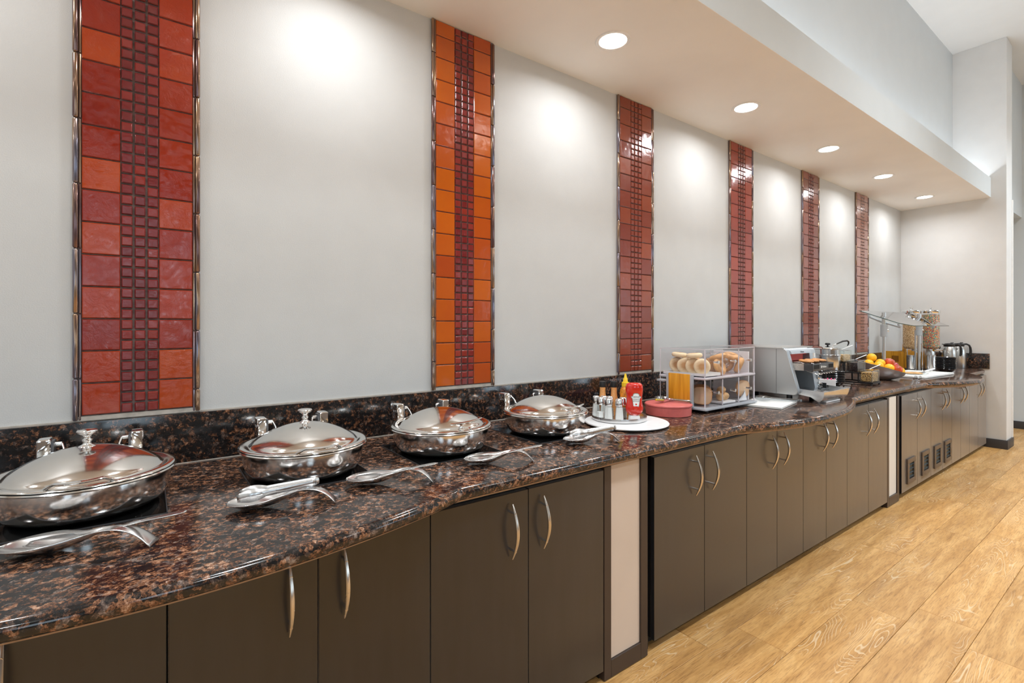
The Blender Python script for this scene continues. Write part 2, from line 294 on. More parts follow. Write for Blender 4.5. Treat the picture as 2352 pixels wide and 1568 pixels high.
def bamboo():
    m, nt, b = newmat('bamboo'); tc = N(nt, 'ShaderNodeTexCoord'); mp = N(nt, 'ShaderNodeMapping')
    mp.inputs['Scale'].default_value = (60, 60, 3); L(nt, tc.outputs['Object'], mp.inputs[0])
    n = N(nt, 'ShaderNodeTexNoise', Scale=1.2, Detail=4.0); L(nt, mp.outputs[0], n.inputs['Vector'])
    r = ramp(nt, n.outputs['Fac'], [(0.3, (0.60, 0.24, 0.012)), (0.6, (0.78, 0.36, 0.025)), (0.8, (0.85, 0.44, 0.06))]); L(nt, r.outputs[0], b.inputs['Base Color'])
    b.inputs['Roughness'].default_value = 0.35
    return m
M['bamboo'] = bamboo()
def radial(name, cin, cout, r0, r1):     # toasted centre of a muffin, crust of bread
    m, nt, b = newmat(name); tc = N(nt, 'ShaderNodeTexCoord')
    sp = N(nt, 'ShaderNodeSeparateXYZ'); L(nt, tc.outputs['Object'], sp.inputs[0])
    cb = N(nt, 'ShaderNodeCombineXYZ'); L(nt, sp.outputs[0], cb.inputs[0]); L(nt, sp.outputs[1], cb.inputs[1])
    ln = N(nt, 'ShaderNodeVectorMath', operation='LENGTH'); L(nt, cb.outputs[0], ln.inputs[0])
    n = N(nt, 'ShaderNodeTexNoise', Scale=70.0, Detail=4.0); L(nt, tc.outputs['Object'], n.inputs['Vector'])
    ad = N(nt, 'ShaderNodeMath', operation='MULTIPLY_ADD'); L(nt, n.outputs['Fac'], ad.inputs[0]); ad.inputs[1].default_value = 0.018; L(nt, ln.outputs['Value'], ad.inputs[2])
    mr = N(nt, 'ShaderNodeMapRange'); mr.inputs['From Min'].default_value = r0; mr.inputs['From Max'].default_value = r1; L(nt, ad.outputs[0], mr.inputs[0])
    r = ramp(nt, mr.outputs[0], [(0, cin), (1, cout)]); L(nt, r.outputs[0], b.inputs['Base Color']); b.inputs['Roughness'].default_value = 0.8
    bp = N(nt, 'ShaderNodeBump', Strength=0.3, Distance=0.001); L(nt, n.outputs['Fac'], bp.inputs['Height']); L(nt, bp.outputs[0], b.inputs['Normal'])
    return m
M['muffin'] = radial('muffin_crust', (0.58, 0.31, 0.13), (0.88, 0.72, 0.47), 0.024, 0.048)
M['crumb'] = radial('bread_crumb', (0.74, 0.52, 0.33), (0.66, 0.42, 0.24), 0.02, 0.07)
M['crust'] = plain('bread_crust', (0.55, 0.24, 0.07), 0.6, noise=0.3, nscale=30)
M['bagel'] = plain('bagel_crust', (0.66, 0.36, 0.14), 0.45, noise=0.3, nscale=20)
M['roll'] = plain('dinner_roll', (0.72, 0.44, 0.20), 0.5, noise=0.25, nscale=20)
def speck(name, cols, scale, bump=1.0):
    m, nt, b = newmat(name); tc = N(nt, 'ShaderNodeTexCoord')
    v = N(nt, 'ShaderNodeTexVoronoi', Scale=float(scale)); L(nt, tc.outputs['Object'], v.inputs['Vector'])
    sep = N(nt, 'ShaderNodeSeparateColor'); L(nt, v.outputs['Color'], sep.inputs[0])
    k = len(cols); r = ramp(nt, sep.outputs[0], [(i/k, c) for i, c in enumerate(cols)], 'CONSTANT'); L(nt, r.outputs[0], b.inputs['Base Color'])
    b.inputs['Roughness'].default_value = 0.6
    bp = N(nt, 'ShaderNodeBump', Strength=bump, Distance=0.004, invert=True); L(nt, v.outputs['Distance'], bp.inputs['Height']); L(nt, bp.outputs[0], b.inputs['Normal'])
    return m
M['oats'] = speck('toasted_oat_cereal', [(0.62, 0.38, 0.17), (0.70, 0.47, 0.24), (0.38, 0.20, 0.08), (0.78, 0.58, 0.34)], 170)
M['fruity'] = speck('colourful_cereal', [(0.10, 0.30, 0.18), (0.62, 0.12, 0.05), (0.75, 0.30, 0.08), (0.16, 0.40, 0.34), (0.30, 0.08, 0.14), (0.70, 0.55, 0.30)], 130)
M['granola'] = speck('granola', [(0.60, 0.34, 0.11), (0.74, 0.50, 0.22), (0.10, 0.06, 0.04), (0.50, 0.26, 0.08)], 190)

# ------------------------------------------------------------------ mesh builder
class MB:
    def __init__(s): s.v = []; s.f = []
    def add(s, vs, fs, mtx=None):
        k = len(s.v)
        for p in vs:
            p = Vector(p)
            s.v.append(mtx @ p if mtx else p)
        s.f += [tuple(k+i for i in f) for f in fs]
        return s
    def box(s, c, d, rot=0, mtx=None):
        x, y, z = d[0]/2, d[1]/2, d[2]/2
        vs = [(-x,-y,-z),(x,-y,-z),(x,y,-z),(-x,y,-z),(-x,-y,z),(x,-y,z),(x,y,z),(-x,y,z)]
        T = Matrix.Translation(c) @ Matrix.Rotation(rot, 4, 'Z')
        if mtx: T = T @ mtx
        return s.add(vs, [(0,3,2,1),(4,5,6,7),(0,1,5,4),(1,2,6,5),(2,3,7,6),(3,0,4,7)], T)
    def b2(s, x0, x1, y0, y1, z0, z1): return s.box(((x0+x1)/2, (y0+y1)/2, (z0+z1)/2), (x1-x0, y1-y0, z1-z0))
    def lathe(s, prof, n=40, c=(0,0,0), mtx=None, close=False):
        vs = []; fs = []; rings = []
        for r, z in prof:
            if r < 1e-6: rings.append([len(vs)]); vs.append((0, 0, z))
            else:
                rings.append(list(range(len(vs), len(vs)+n)))
                vs += [(r*math.cos(2*PI*i/n), r*math.sin(2*PI*i/n), z) for i in range(n)]
        for a, b in zip(rings, rings[1:]):
            for i in range(n):
                j = (i+1) % n
                if len(a) == 1 and len(b) == 1: continue
                if len(a) == 1: fs.append((a[0], b[j], b[i]))
                elif len(b) == 1: fs.append((a[i], a[j], b[0]))
                else: fs.append((a[i], a[j], b[j], b[i]))
        if len(rings[0]) > 1: fs.append(tuple(reversed(rings[0])))
        if len(rings[-1]) > 1: fs.append(tuple(rings[-1]))
        T = Matrix.Translation(c)
        if mtx: T = T @ mtx
        return s.add(vs, fs, T)
    def tube(s, pts, rad, n=10, flat=1.0, up=None, caps=True):
        pts = [Vector(p) for p in pts]; k = len(pts)
        rads = rad if isinstance(rad, (list, tuple)) else [rad]*k
        vs = []; fs = []; u0 = Vector(up) if up else Vector((0, 0, 1))
        for i, p in enumerate(pts):
            t = (pts[min(i+1, k-1)] - pts[max(i-1, 0)]).normalized()
            a = t.cross(u0)
            if a.length < 1e-3: a = t.cross(Vector((1, 0, 0)))
            a.normalize(); b = a.cross(t).normalized()
            if up is None: u0 = b
            for j in range(n):
                th = 2*PI*j/n
                vs.append(p + a*rads[i]*math.cos(th) + b*rads[i]*flat*math.sin(th))
        for i in range(k-1):
            for j in range(n):
                q = (j+1) % n
                fs.append((i*n+j, i*n+q, (i+1)*n+q, (i+1)*n+j))
        if caps: fs.append(tuple(range(n-1, -1, -1))); fs.append(tuple(range((k-1)*n, k*n)))
        return s.add(vs, fs)
    def prism(s, poly, z0, z1, mtx=None):
        n = len(poly); vs = [(x, y, z0) for x, y in poly] + [(x, y, z1) for x, y in poly]
        fs = [tuple(range(n-1, -1, -1)), tuple(range(n, 2*n))] + [(i, (i+1) % n, n+(i+1) % n, n+i) for i in range(n)]
        return s.add(vs, fs, mtx)
    def ball(s, c, r, sc=(1,1,1), n=20, mtx=None):
        prof = [(math.sin(PI*i/(n//2)), -math.cos(PI*i/(n//2))) for i in range(n//2+1)]
        T = Matrix.Translation(c)
        if mtx: T = T @ mtx
        T = T @ Matrix.Diagonal((r*sc[0], r*sc[1], r*sc[2], 1))
        k = MB().lathe(prof, n); return s.add([T @ v for v in k.v], k.f)
    def mesh(s, name, bevel=0, seg=2, ang=35):
        me = bpy.data.meshes.new(name); me.from_pydata([tuple(v) for v in s.v], [], s.f)
        bm = bmesh.new(); bm.from_mesh(me)
        bmesh.ops.recalc_face_normals(bm, faces=bm.faces)
        if bevel:
            es = [e for e in bm.edges if len(e.link_faces) == 2 and e.calc_face_angle(0) > 0.6]
            bmesh.ops.bevel(bm, geom=es, offset=bevel, segments=seg, profile=0.6, affect='EDGES', clamp_overlap=True)
        bm.to_mesh(me); bm.free(); me.shade_smooth(); me.set_sharp_from_angle(angle=math.radians(ang))
        return me
    def build(s, name, mat, parent=None, bevel=0, seg=2, ang=35, loc=None, rot=None):
        me = s.mesh(name, bevel, seg, ang); me.materials.append(mat)
        o = bpy.data.objects.new(name, me); COL.objects.link(o)
        if parent is not None: o.parent = parent
        if loc: o.location = loc
        if rot: o.rotation_euler = rot
        return o

def tag(o, label, cat, group=None, kind=None):
    o['label'] = label; o['category'] = cat
    if group: o['group'] = group
    if kind: o['kind'] = kind
    return o
def thing(name, loc, label, cat, group=None, rz=0, rot=None):
    o = bpy.data.objects.new(name, None); COL.objects.link(o); o.location = loc
    o.rotation_euler = rot if rot else (0, 0, rz); o.empty_display_size = 0.05
    return tag(o, label, cat, group)
def struct(name, mb, mat, bevel=0):
    o = mb.build(name, mat, bevel=bevel); o['kind'] = 'structure'; return o
def kids(o): return [c for c in bpy.data.objects if c.parent == o]
def copy_thing(o, loc=None, label=None, rz=None, rot=None, parent=None):
    c = o.copy(); COL.objects.link(c); c.parent = parent
    if loc is not None: c.location = loc
    if rz is not None: c.rotation_euler = (0, 0, rz)
    if rot is not None: c.rotation_euler = rot
    if label: c['label'] = label
    for ch in kids(o): copy_thing(ch, parent=c)
    return c
def text(name, body, size, mat, parent, mtx, depth=0.0004):
    cu = bpy.data.curves.new(name, 'FONT'); cu.body = body; cu.size = size; cu.align_x = 'CENTER'; cu.align_y = 'CENTER'; cu.extrude = depth
    cu.resolution_u = 3
    t = bpy.data.objects.new(name, cu); COL.objects.link(t)
    me = bpy.data.meshes.new_from_object(t.evaluated_get(bpy.context.evaluated_depsgraph_get()))
    bpy.data.objects.remove(t); me.transform(mtx); me.materials.clear(); me.materials.append(mat)
    o = bpy.data.objects.new(name, me); COL.objects.link(o); o.parent = parent
    return o

# ------------------------------------------------------------------ room shell
YR = -7.0; XL = -4.0; XF = 9.76
struct('floor', MB().b2(XL, XF, YR, 0, -0.06, -0.0062), M['floor'])
FLOOR = bpy.data.objects['floor']
struct('wall_left', MB().b2(XL, XE, 0, 0.12, 0, 3.02), M['wall'])
struct('wall_left_upper', MB().b2(XL, XE, -0.518, 0.12, 3.02, CEIL_Z), M['upper'])
struct('soffit', MB().b2(XL, XE, -0.8619, 0.0, SOF_Z, 3.02), M['soffit'])
struct('trim_1', MB().b2(XL, XE, -0.8625, -0.815, SOF_Z+0.0015, 3.168), M['upper'])
struct('wall_end', MB().b2(XE, XE+0.31, -0.994, 0.12, 0, CEIL_Z), M['wall_end'], bevel=0.004)
struct('trim_2', MB().b2(XE+0.285, XE+0.325, -1.004, -0.96, 0.0, 2.926), M['white'], bevel=0.002)
struct('bulkhead', MB().b2(XE+0.31, XF, -0.878, 0.12, 2.926, CEIL_Z), M['upper'])
struct('wall_far', MB().b2(XF, XF+0.12, YR, 0.12, 0, CEIL_Z), M['upper'])
struct('wall_back_alcove', MB().b2(XE+0.31, XF, 0, 0.12, 0, 2.926), M['upper'])
struct('wall_near', MB().b2(XL-0.12, XL, YR, 0.12, 0, CEIL_Z), M['upper'])
struct('ceiling', MB().b2(XL, XF, YR, 0.12, CEIL_Z, CEIL_Z+0.1), M['ceiling'])
mb = MB(); edges = [XL] + [e for wx in WINS for e in (wx-0.55, wx+0.55)] + [XF]
for i in range(0, len(edges), 2): mb.b2(edges[i], edges[i+1], YR-0.12, YR, 0, CEIL_Z)
for wx in WINS:
    mb.b2(wx-0.55, wx+0.55, YR-0.12, YR, 0, 1.3); mb.b2(wx-0.55, wx+0.55, YR-0.12, YR, 3.1, CEIL_Z)
M['accent'] = plain('accent_wall_paint', (0.20, 0.17, 0.15), 0.6)  # unseen wall, coloured dark to cut fill and door reflections
struct('wall_right', mb, M['accent'])
for i, wx in enumerate(WINS):  # frames for all openings, the two added far ones included
    w = bpy.data.objects.new('window_%d' % (i+1), None); COL.objects.link(w); w.location = (wx, YR, 1.3); w['kind'] = 'structure'
    mb = MB()
    for sx in (-0.53, 0, 0.53): mb.b2(sx-0.02, sx+0.02, -0.02, 0.01, 0, 1.8)
    for sz in (0.02, 1.1, 1.78): mb.b2(-0.55, 0.55, -0.02, 0.01, sz-0.02, sz+0.02)
    mb.build('window_frame', M['darkgrey'], w)
    MB().b2(-0.53, 0.53, -0.008, -0.003, 0.03, 1.77).build('pane', M['pane'], w)
def basebd(name, x0, x1, y0, y1): struct(name, MB().b2(x0, x1, y0, y1, 0, 0.105), M['base'], bevel=0.004)
basebd('baseboard_end', XE-0.014, XE, -1.008, -0.80)
basebd('baseboard_return', XE, XE+0.325, -1.008, -0.994)
basebd('baseboard_far', XF-0.014, XF, YR, 0)
# oak planks, one by one
def plank_mesh(l, w):
    c = 0.0016; z0, z1 = -0.0062, 0.0
    vs = [(0,0,z0),(l,0,z0),(l,w,z0),(0,w,z0),(0,0,z1-c),(l,0,z1-c),(l,w,z1-c),(0,w,z1-c),(c,c,z1),(l-c,c,z1),(l-c,w-c,z1),(c,w-c,z1)]
    fs = [(0,3,2,1),(0,1,5,4),(1,2,6,5),(2,3,7,6),(3,0,4,7),(4,5,9,8),(5,6,10,9),(6,7,11,10),(7,4,8,11),(8,9,10,11)]
    me = bpy.data.meshes.new('plank'); me.from_pydata(vs, [], fs); me.materials.append(M['plank']); return me
PW, PLn = 0.229, 1.52; pm = plank_mesh(PLn-0.0016, PW-0.0016); cnt = 0
jo = {0: 2.244, 1: 4.47, 2: 3.13}
for r in range(-1, 13):
    y1 = -0.95 - (r-1)*PW + 0.0 if r >= 1 else (-0.95 + PW*(1-r))
    y0 = y1 - PW
    xo = (jo.get(r-1+0, None) if (r-1) in jo else 2.0 + (r*0.61) % 1.52)
    x = xo - PLn*math.ceil((xo+2.2)/PLn)
    while x < XF - 0.05:
        l = min(PLn, XF - x)
        if x + l > -2.2:
            me = pm if l > PLn-0.001 else plank_mesh(l-0.0016, PW-0.0016)
            if not (y1 > -0.72 and x < 8.4):
                o = bpy.data.objects.new('floor_plank', me); COL.objects.link(o); o.parent = FLOOR; o.location = (x, y0, 0); cnt += 1
        x += PLn

# ------------------------------------------------------------------ tile strips
SPL = 1.105      # top of the granite upstand
def pillow(w, h, d, c):
    vs = [(-w/2,0,-h/2),(w/2,0,-h/2),(w/2,0,h/2),(-w/2,0,h/2),(-w/2,-d+c,-h/2),(w/2,-d+c,-h/2),(w/2,-d+c,h/2),(-w/2,-d+c,h/2),
          (-w/2+c,-d,-h/2+c),(w/2-c,-d,-h/2+c),(w/2-c,-d,h/2-c),(-w/2+c,-d,h/2-c)]
    fs = [(0,1,5,4),(1,2,6,5),(2,3,7,6),(3,0,4,7),(4,5,9,8),(5,6,10,9),(6,7,11,10),(7,4,8,11),(8,9,10,11)]
    return vs, fs
def strip(ix, x0, x1, label):
    w = x1 - x0; cx = (x0+x1)/2; h = SOF_Z - SPL - 0.006
    t = thing('tile_strip', (cx, -0.001, SPL+0.004), label, 'tile strip', 'glazed tile strips on the wall')
    MB().b2(-w/2+0.004, w/2-0.004, -0.006, -0.0005, 0, h).build('grout_bed', M['grout'], t)
    MB().b2(-w/2, w/2, -0.011, -0.0005, -0.003, 0.012).build('caulk_line', M['caulk'], t)
    k = w/0.36; tw = 0.1005*k; mw = 0.0300*k; ph = 0.0363*3; g = 0.0045
    n = int((h-0.014)/ph)+1; z0 = 0.016
    zt = h
    mats = M['tiles'][ix]; cache = {}
    def put(name, wdt, hgt, d, c, x, z, mat, jit):
        key = (name, round(hgt, 4), round(wdt, 4))
        if key not in cache:
            vs, fs = pillow(wdt, hgt, d, c); me = bpy.data.meshes.new(name); me.from_pydata(vs, [], fs); me.materials.append(mat); cache[key] = me
        o = bpy.data.objects.new(name, cache[key]); COL.objects.link(o); o.parent = t
        o.location = (x, -0.006, z); o.rotation_euler = (random.uniform(-jit, jit), random.uniform(-0.004, 0.004), random.uniform(-jit, jit))
    pxw = 0.021*k; xl = -w/2 + pxw + 0.004 + tw/2; xr = w/2 - pxw - 0.004 - tw/2
    for i in range(n):
        za = z0 + i*ph; zb = min(za + ph - g, zt-0.001)
        if zb - za < 0.015: continue
        for xx in (xl, xr): put('tile', tw, zb-za, 0.007, 0.0025, xx, (za+zb)/2, mats, 0.010)
    mm = M['mosaic'][[0, 1, 2, 2, 2, 3][ix]]; mp = ph/3
    xm = [xl+tw/2 + (xr-tw/2-xl-tw/2)*(j+0.5)/3 for j in range(3)]
    acc = MB()
    for i in range(n*3):
        za = z0 + i*mp; zb = min(za+mp-0.006, zt-0.001)
        if zb-za < 0.008: continue
        for xx in xm:
            if ix < 2: put('mosaic_tile', mw, zb-za, 0.008, 0.003, xx, (za+zb)/2, mm, 0.03)
            else:
                vs, fs = pillow(mw, zb-za, 0.008, 0.003); acc.add([(x+xx, y-0.006, z+(za+zb)/2) for x, y, z in vs], fs)
    if ix >= 2:
        o = acc.build('mosaic_tile', mm, t); o['kind'] = 'stuff'
    # pencil liners: one fat rod and one thin rod per segment, each two tiles long
    for sx in (-1, 1):
        z = 0.0; j = 0; L0 = ph*2
        z = -L0*(0.35 if sx < 0 else 0.62)
        while z < zt:
            a = max(z, 0.0); b_ = min(z+L0-0.004, zt)
            if b_-a > 0.01:
                pm_ = MB(); xx = sx*(w/2-0.0085*k)
                for (dx, rr) in ((0.0, 0.0078*k), (-sx*0.0115*k, 0.0035*k)):
                    prof = [(rr*0.75, a), (rr, a+0.004), (rr, b_-0.004), (rr*0.75, b_)] if b_-a > 0.02 else [(rr, a), (rr, b_)]
                    q = MB().lathe(prof, 10, (xx+dx, -0.0095, 0)); pm_.add(q.v, q.f)
                pm_.build('pencil_liner', M['pencil'], t)
            z += L0
ST = [(-0.203, 0.159), (1.121, 1.497), (2.468, 2.839), (3.81, 4.185), (5.108, 5.485), (6.437, 6.815)]
SL = ['orange red crackled tile strip nearest the camera, above the large left dish',
      'bright orange tile strip above the third covered dish from the left',
      'rust brown tile strip behind the ketchup bottle and left of the bread case',
      'brown red tile strip rising behind the bread case and toaster top',
      'dull reddish brown tile strip above the soup kettle',
      'pinkish pale tile strip nearest the far corner, left of the glass guard']
for i, (a, b) in enumerate(ST): strip(i, a, b, SL[i])

# ------------------------------------------------------------------ downlights
def downlight(x, label):
    t = thing('downlight', (x, -0.405, SOF_Z), label, 'downlight', 'recessed downlights in the soffit')
    MB().lathe([(0.070, 0.0005), (0.074, -0.004), (0.090, -0.006), (0.094, -0.0005)], 40).build('trim_ring', M['white'], t)
    MB().lathe([(0.0, -0.0025), (0.071, -0.0025), (0.071, 0.0)], 40).build('lens', M['lens'], t)
names = {3: 'recessed downlight nearest the camera, between second and third tile strips', 4: 'recessed downlight between third and fourth tile strips',
         5: 'third glowing recessed downlight counting from the camera', 6: 'recessed downlight above the fifth and sixth tile strips gap', 7: 'farthest recessed downlight, beside the end wall corner'}
for i, x in enumerate(DL_X): downlight(x, names.get(i, 'round white recessed downlight outside the photo frame, nearer the camera'))
tag(MB().b2(-3.9, 7.9, -0.72, -0.68, 3.02, 3.032).build('cove_strip', M['led']), 'thin white light strip hidden on top of the soffit ledge', 'light strip')
for x in (-2.5, 1.0, 4.5, 8.0):  # unseen fixtures added to carry the room fill
    for y in (-2.6, -5.0):
        t = thing('ceiling_lamp', (x, y, CEIL_Z), 'round flat white ceiling lamp outside the photo frame, %s row, %s along the room' % ('nearer' if y > -4 else 'farther', {-2.5: 'first', 1.0: 'second', 4.5: 'third', 8.0: 'fourth'}[x]), 'ceiling lamp', 'dining room ceiling lamps')
        MB().lathe([(0.30, 0), (0.30, -0.04), (0.27, -0.045)], 32).build('lamp_rim', M['white'], t)
        MB().lathe([(0, -0.046), (0.27, -0.046), (0.27, -0.044)], 32).build('diffuser', M['lens'], t)

# ------------------------------------------------------------------ countertop
def yf(x):
    y = -0.868 if x < 2.6 else (-0.868 + (x-2.6)/1.6*0.038 if x < 4.2 else -0.830)
    if x > 5.2: y = -0.842
    for c, h, d in ((0.03, 0.755, 0.155), (3.205, 0.77, 0.152), (6.36, 0.755, 0.225), (-3.1, 0.77, 0.15)):
        r = abs(x-c)/h
        if r < 1: y -= d*math.cos(PI/2*r)**(0.85 if x > c else 1.0)
    if x > 7.75: y = -0.842 + 0.08*((x-7.75)/0.238)**2
    return y
xs = []
x = XL
while x < XE-0.002: xs.append(x); x += 0.04 if x > -1 else 0.1
for k in (0.785, -0.725, 2.435, 3.975, 5.605, 7.115): xs += [k-0.006, k, k+0.006]
xs.append(XE-0.001); xs = sorted(set(round(v, 4) for v in xs))
out = [Vector((x, yf(x)-0.006)) for x in xs]
nr = []
for i in range(len(out)):
    t = (out[min(i+1, len(out)-1)] - out[max(i-1, 0)]).normalized(); nr.append(Vector((-t.y, t.x)))
def profile_sweep(prof_fn):
    mb = MB(); k = None; vs = []; fs = []
    for p, n in zip(out, nr):
        pr = prof_fn(p, n); k = len(pr); vs += pr
    for i in range(len(out)-1):
        for j in range(k): q = (j+1) % k; fs.append((i*k+j, (i+1)*k+j, (i+1)*k+q, i*k+q))
    fs.append(tuple(range(k))); fs.append(tuple(range((len(out)-1)*k, len(out)*k))[::-1])
    return mb.add(vs, fs)
def gran(p, n):
    R = 0.021; pts = [(p.x, -0.002, CT)]
    for a in range(0, 9):
        th = PI/2 - a*PI/8; d = R*(1-math.cos(th)); z = CT-R + R*math.sin(th)
        pts.append((p.x + n.x*d, p.y + n.y*d, z))
    pts.append((p.x, -0.002, CT-2*R)); return pts
counter = thing('granite_countertop', (0, 0, 0), 'polished dark brown granite countertop with rounded scalloped front edge along the wall', 'countertop')
profile_sweep(gran).build('granite_slab', M['granite'], counter, ang=50)
def sub(p, n): return [(p.x, -0.01, CT-0.0425), (p.x+n.x*0.040, p.y+n.y*0.040, CT-0.0425), (p.x+n.x*0.040, p.y+n.y*0.040, CT-0.056), (p.x, -0.01, CT-0.056)]
profile_sweep(sub).build('plywood_edge', M['ply'], counter)
bs = thing('granite_backsplash', (0, -0.001, 0), 'dark speckled granite upstand running along the wall below the tile strips', 'backsplash')
sx = [XL, -1.6, 0.905, 1.72, 4.25, XE-0.001]
for a, b in zip(sx, sx[1:]):
    MB().b2(a+0.0007, b-0.0007, -0.022, -0.0005, CT+0.0015, SPL-0.002).build('backsplash_panel', M['granite_splash'], bs, bevel=0.0015)
MB().b2(XL, XE-0.025, -0.0245, -0.021, CT+0.0005, CT+0.0035).build('caulk_line', M['caulk'], bs)
MB().b2(XL, XE-0.025, -0.006, 0.0, SPL-0.002, SPL+0.003).build('caulk_bead', M['caulk'], bs)
es = tag(MB().b2(XE-0.022, XE-0.0015, -0.853, -0.024, CT+0.001, SPL-0.004).build('end_backsplash', M['granite_splash'], bevel=0.0015), 'short granite upstand on the end wall beside the thermal jugs', 'backsplash')

# ------------------------------------------------------------------ cabinets
DY = -0.83; DT = 0.02; ZB = 0.047; ZT = 0.850
def handle(parent, x):
    pts = []; rad = []
    for i in range(17):
        a = i/16; z = 0.628 + 0.188*a; s = math.sin(PI*a)
        pts.append((x, DY-0.012-0.030*s, z)); rad.append(0.0022+0.0042*s**0.8)
    mb = MB().tube(pts, rad, 10, flat=1.0, up=(1, 0, 0))
    for z in (0.658, 0.786): mb.tube([(x, DY+0.0005, z), (x, DY-0.030, z)], 0.0038, 8)
    return mb.build('handle', M['nickel'], parent)
def vent(parent, x0, x1):
    mb = MB(); y0 = DY-0.012
    z0, z1 = 0.103, 0.312; f = 0.038
    mb.b2(x0, x1, y0, DY+0.0005, z0, z0+f); mb.b2(x0, x1, y0, DY+0.0005, z1-f, z1)
    mb.b2(x0, x0+f, y0, DY+0.0005, z0+f, z1-f); mb.b2(x1-f, x1, y0, DY+0.0005, z0+f, z1-f)
    o = mb.build('vent_frame', M['vent'], parent, bevel=0.002)
    q = MB().b2(x0+f, x1-f, DY-0.002, DY-0.0005, z0+f, z1-f)
    n = 4
    for i in range(n):
        zz = z0+f+(z1-z0-2*f)*(i+0.5)/n
        q.box(((x0+x1)/2, DY-0.006, zz), (x1-x0-2*f, 0.012, 0.002), 0, Matrix.Rotation(0.6, 4, 'X'))
    q.build('vent_grille', M['bluesteel'], parent)
def cabinet(x0, xm, x1, h0, h1, label, vents=()):
    t = thing('base_cabinet', (0, 0, 0), label, 'cabinet', 'dark base cabinets under the counter')
    t.location = ((x0+x1)/2, 0, 0); off = -(x0+x1)/2
    root = bpy.data.objects.new('tmp', None)
    parts = []
    b = MB().b2(x0+0.003, x1-0.003, DY+DT+0.002, -0.03, ZB+0.005, CT-0.060); parts.append(b.build('carcass', M['black'], t))
    parts.append(MB().b2(x0+0.001, x1-0.001, DY+0.06, -0.03, 0.001, ZB+0.004).build('toe_kick', M['toe'], t))
    for (a, c, hx) in ((x0, xm, h0), (xm, x1, h1)):
        d = MB().b2(a+0.0016, c-0.0016, DY, DY+DT, ZB, ZT).build('door', M['door'], t, bevel=0.0012, seg=1); parts.append(d)
        handle(d, hx)
        for v in vents:
            if a < v[0] < c: vent(d, *v)
    for p in parts: p.location.x = off
CAB = [(-3.29, -2.95, -2.62, -3.02, -2.88, 'dark base cabinet outside the frame, far left end of the counter'),
 (-2.62, -2.29, -1.96, -2.36, -2.22, 'dark base cabinet outside the frame, second from the far left end'),
 (-1.95, -1.62, -1.29, -1.69, -1.55, 'dark base cabinet outside the frame, third from the far left end'),
 (-1.29, -0.96, -0.626, -1.03, -0.89, 'dark base cabinet just outside the left edge of the photo'),
 (-0.626, -0.295, 0.036, -0.367, -0.227, 'dark base cabinet at the left photo edge, only one handle showing'),
 (0.036, 0.367, 0.699, 0.293, 0.433, 'dark base cabinet below the second covered dish under the first counter bulge'),
 (0.699, 1.082, 1.465, 1.004, 1.144, 'dark base cabinet immediately left of the nearer cream filler panel'),
 (1.781, 2.165, 2.555, 2.079, 2.217, 'dark base cabinet immediately right of the nearer cream filler panel'),
 (2.555, 2.886, 3.213, 2.809, 2.941, 'dark base cabinet under the start of the second counter bulge, below the bread case'),
 (3.213, 3.541, 3.878, 3.464, 3.603, 'dark base cabinet under the second counter bulge below the toaster'),
 (3.878, 4.267, 4.655, 4.195, 4.335, 'dark base cabinet immediately left of the farther cream filler panel')]
for c in CAB: cabinet(*c)
cabinet(4.987, 5.391, 5.792, 5.32, 5.46, 'dark base cabinet with two low vents, right of the farther cream panel', ((5.106, 5.309), (5.499, 5.713)))
cabinet(5.792, 6.152, 6.484, 6.08, 6.22, 'dark base cabinet with two low vents, second of the vented pair', ((5.865, 6.08), (6.20, 6.42)))
cabinet(6.484, 6.811, 7.164, 6.74, 6.88, 'dark plain base cabinet just right of the vented cabinets')
cabinet(7.164, 7.548, 7.943, 7.478, 7.615, 'dark plain base cabinet meeting the end wall')
def filler(x0, x1, xg, label):
    t = thing('filler_panel', (x0, 0, 0), label, 'filler panel', 'cream filler panels between the cabinets'); w = x1-x0
    MB().b2(0, w, -0.80, -0.05, 0.001, CT-0.060).build('filler_body', M['black'], t)
    mb = MB(); mb.b2(0.0015, 0.042, DY, -0.79, 0.004, CT-0.06); mb.b2(xg-x0-0.0, xg-x0+0.045, DY, -0.79, 0.004, CT-0.06); mb.b2(0.042, xg-x0, DY, -0.79, 0.004, 0.075)
    mb.build('panel_frame', M['frame_dark'], t, bevel=0.0015, seg=1)
    MB().b2(0.043, xg-x0-0.001, DY+0.008, -0.785, 0.076, CT-0.062).build('cream_panel', M['cream' if x0 < 3 else 'cream2'], t)
filler(1.467, 1.778, 1.693, 'cream filler panel in dark frame, the nearer one between cabinets')
filler(4.657, 4.984, 4.885, 'cream filler panel in dark frame, the farther one between cabinets')

# ------------------------------------------------------------------ covered dishes on induction plates
def bar_handle(parent, raised):
    if raised:
        pts = [(-0.055+0.135*i/12, -0.178-0.014*math.sin(PI*i/12), 0.118+0.010*(i/12)**1.5) for i in range(13)]
        mb = MB().tube(pts, [0.005+0.003*math.sin(PI*min(1, i/12+0.15)) for i in range(13)], 10, flat=0.55)
        mb.ball((-0.012, -0.181, 0.100), 0.0115); mb.lathe([(0.010, 0.088), (0.006, 0.094), (0.006, 0.112)], 14, (-0.012, -0.181, 0))
        mb.lathe([(0.006, 0.088), (0.0075, 0.096), (0.0, 0.100)], 14, (0.024, -0.184, 0))
    else:
        pts = []
        for i in range(17):
            a = i/16; x = -0.070+0.14*a; lift = 0.016*min(1, 6*a, 6*(1-a))
            pts.append((x, -0.176-0.034*math.sin(PI*a), 0.090+lift))
        mb = MB().tube(pts, 0.0075, 12, flat=0.55)
    return mb.build('lid_handle', M['chrome'], parent)
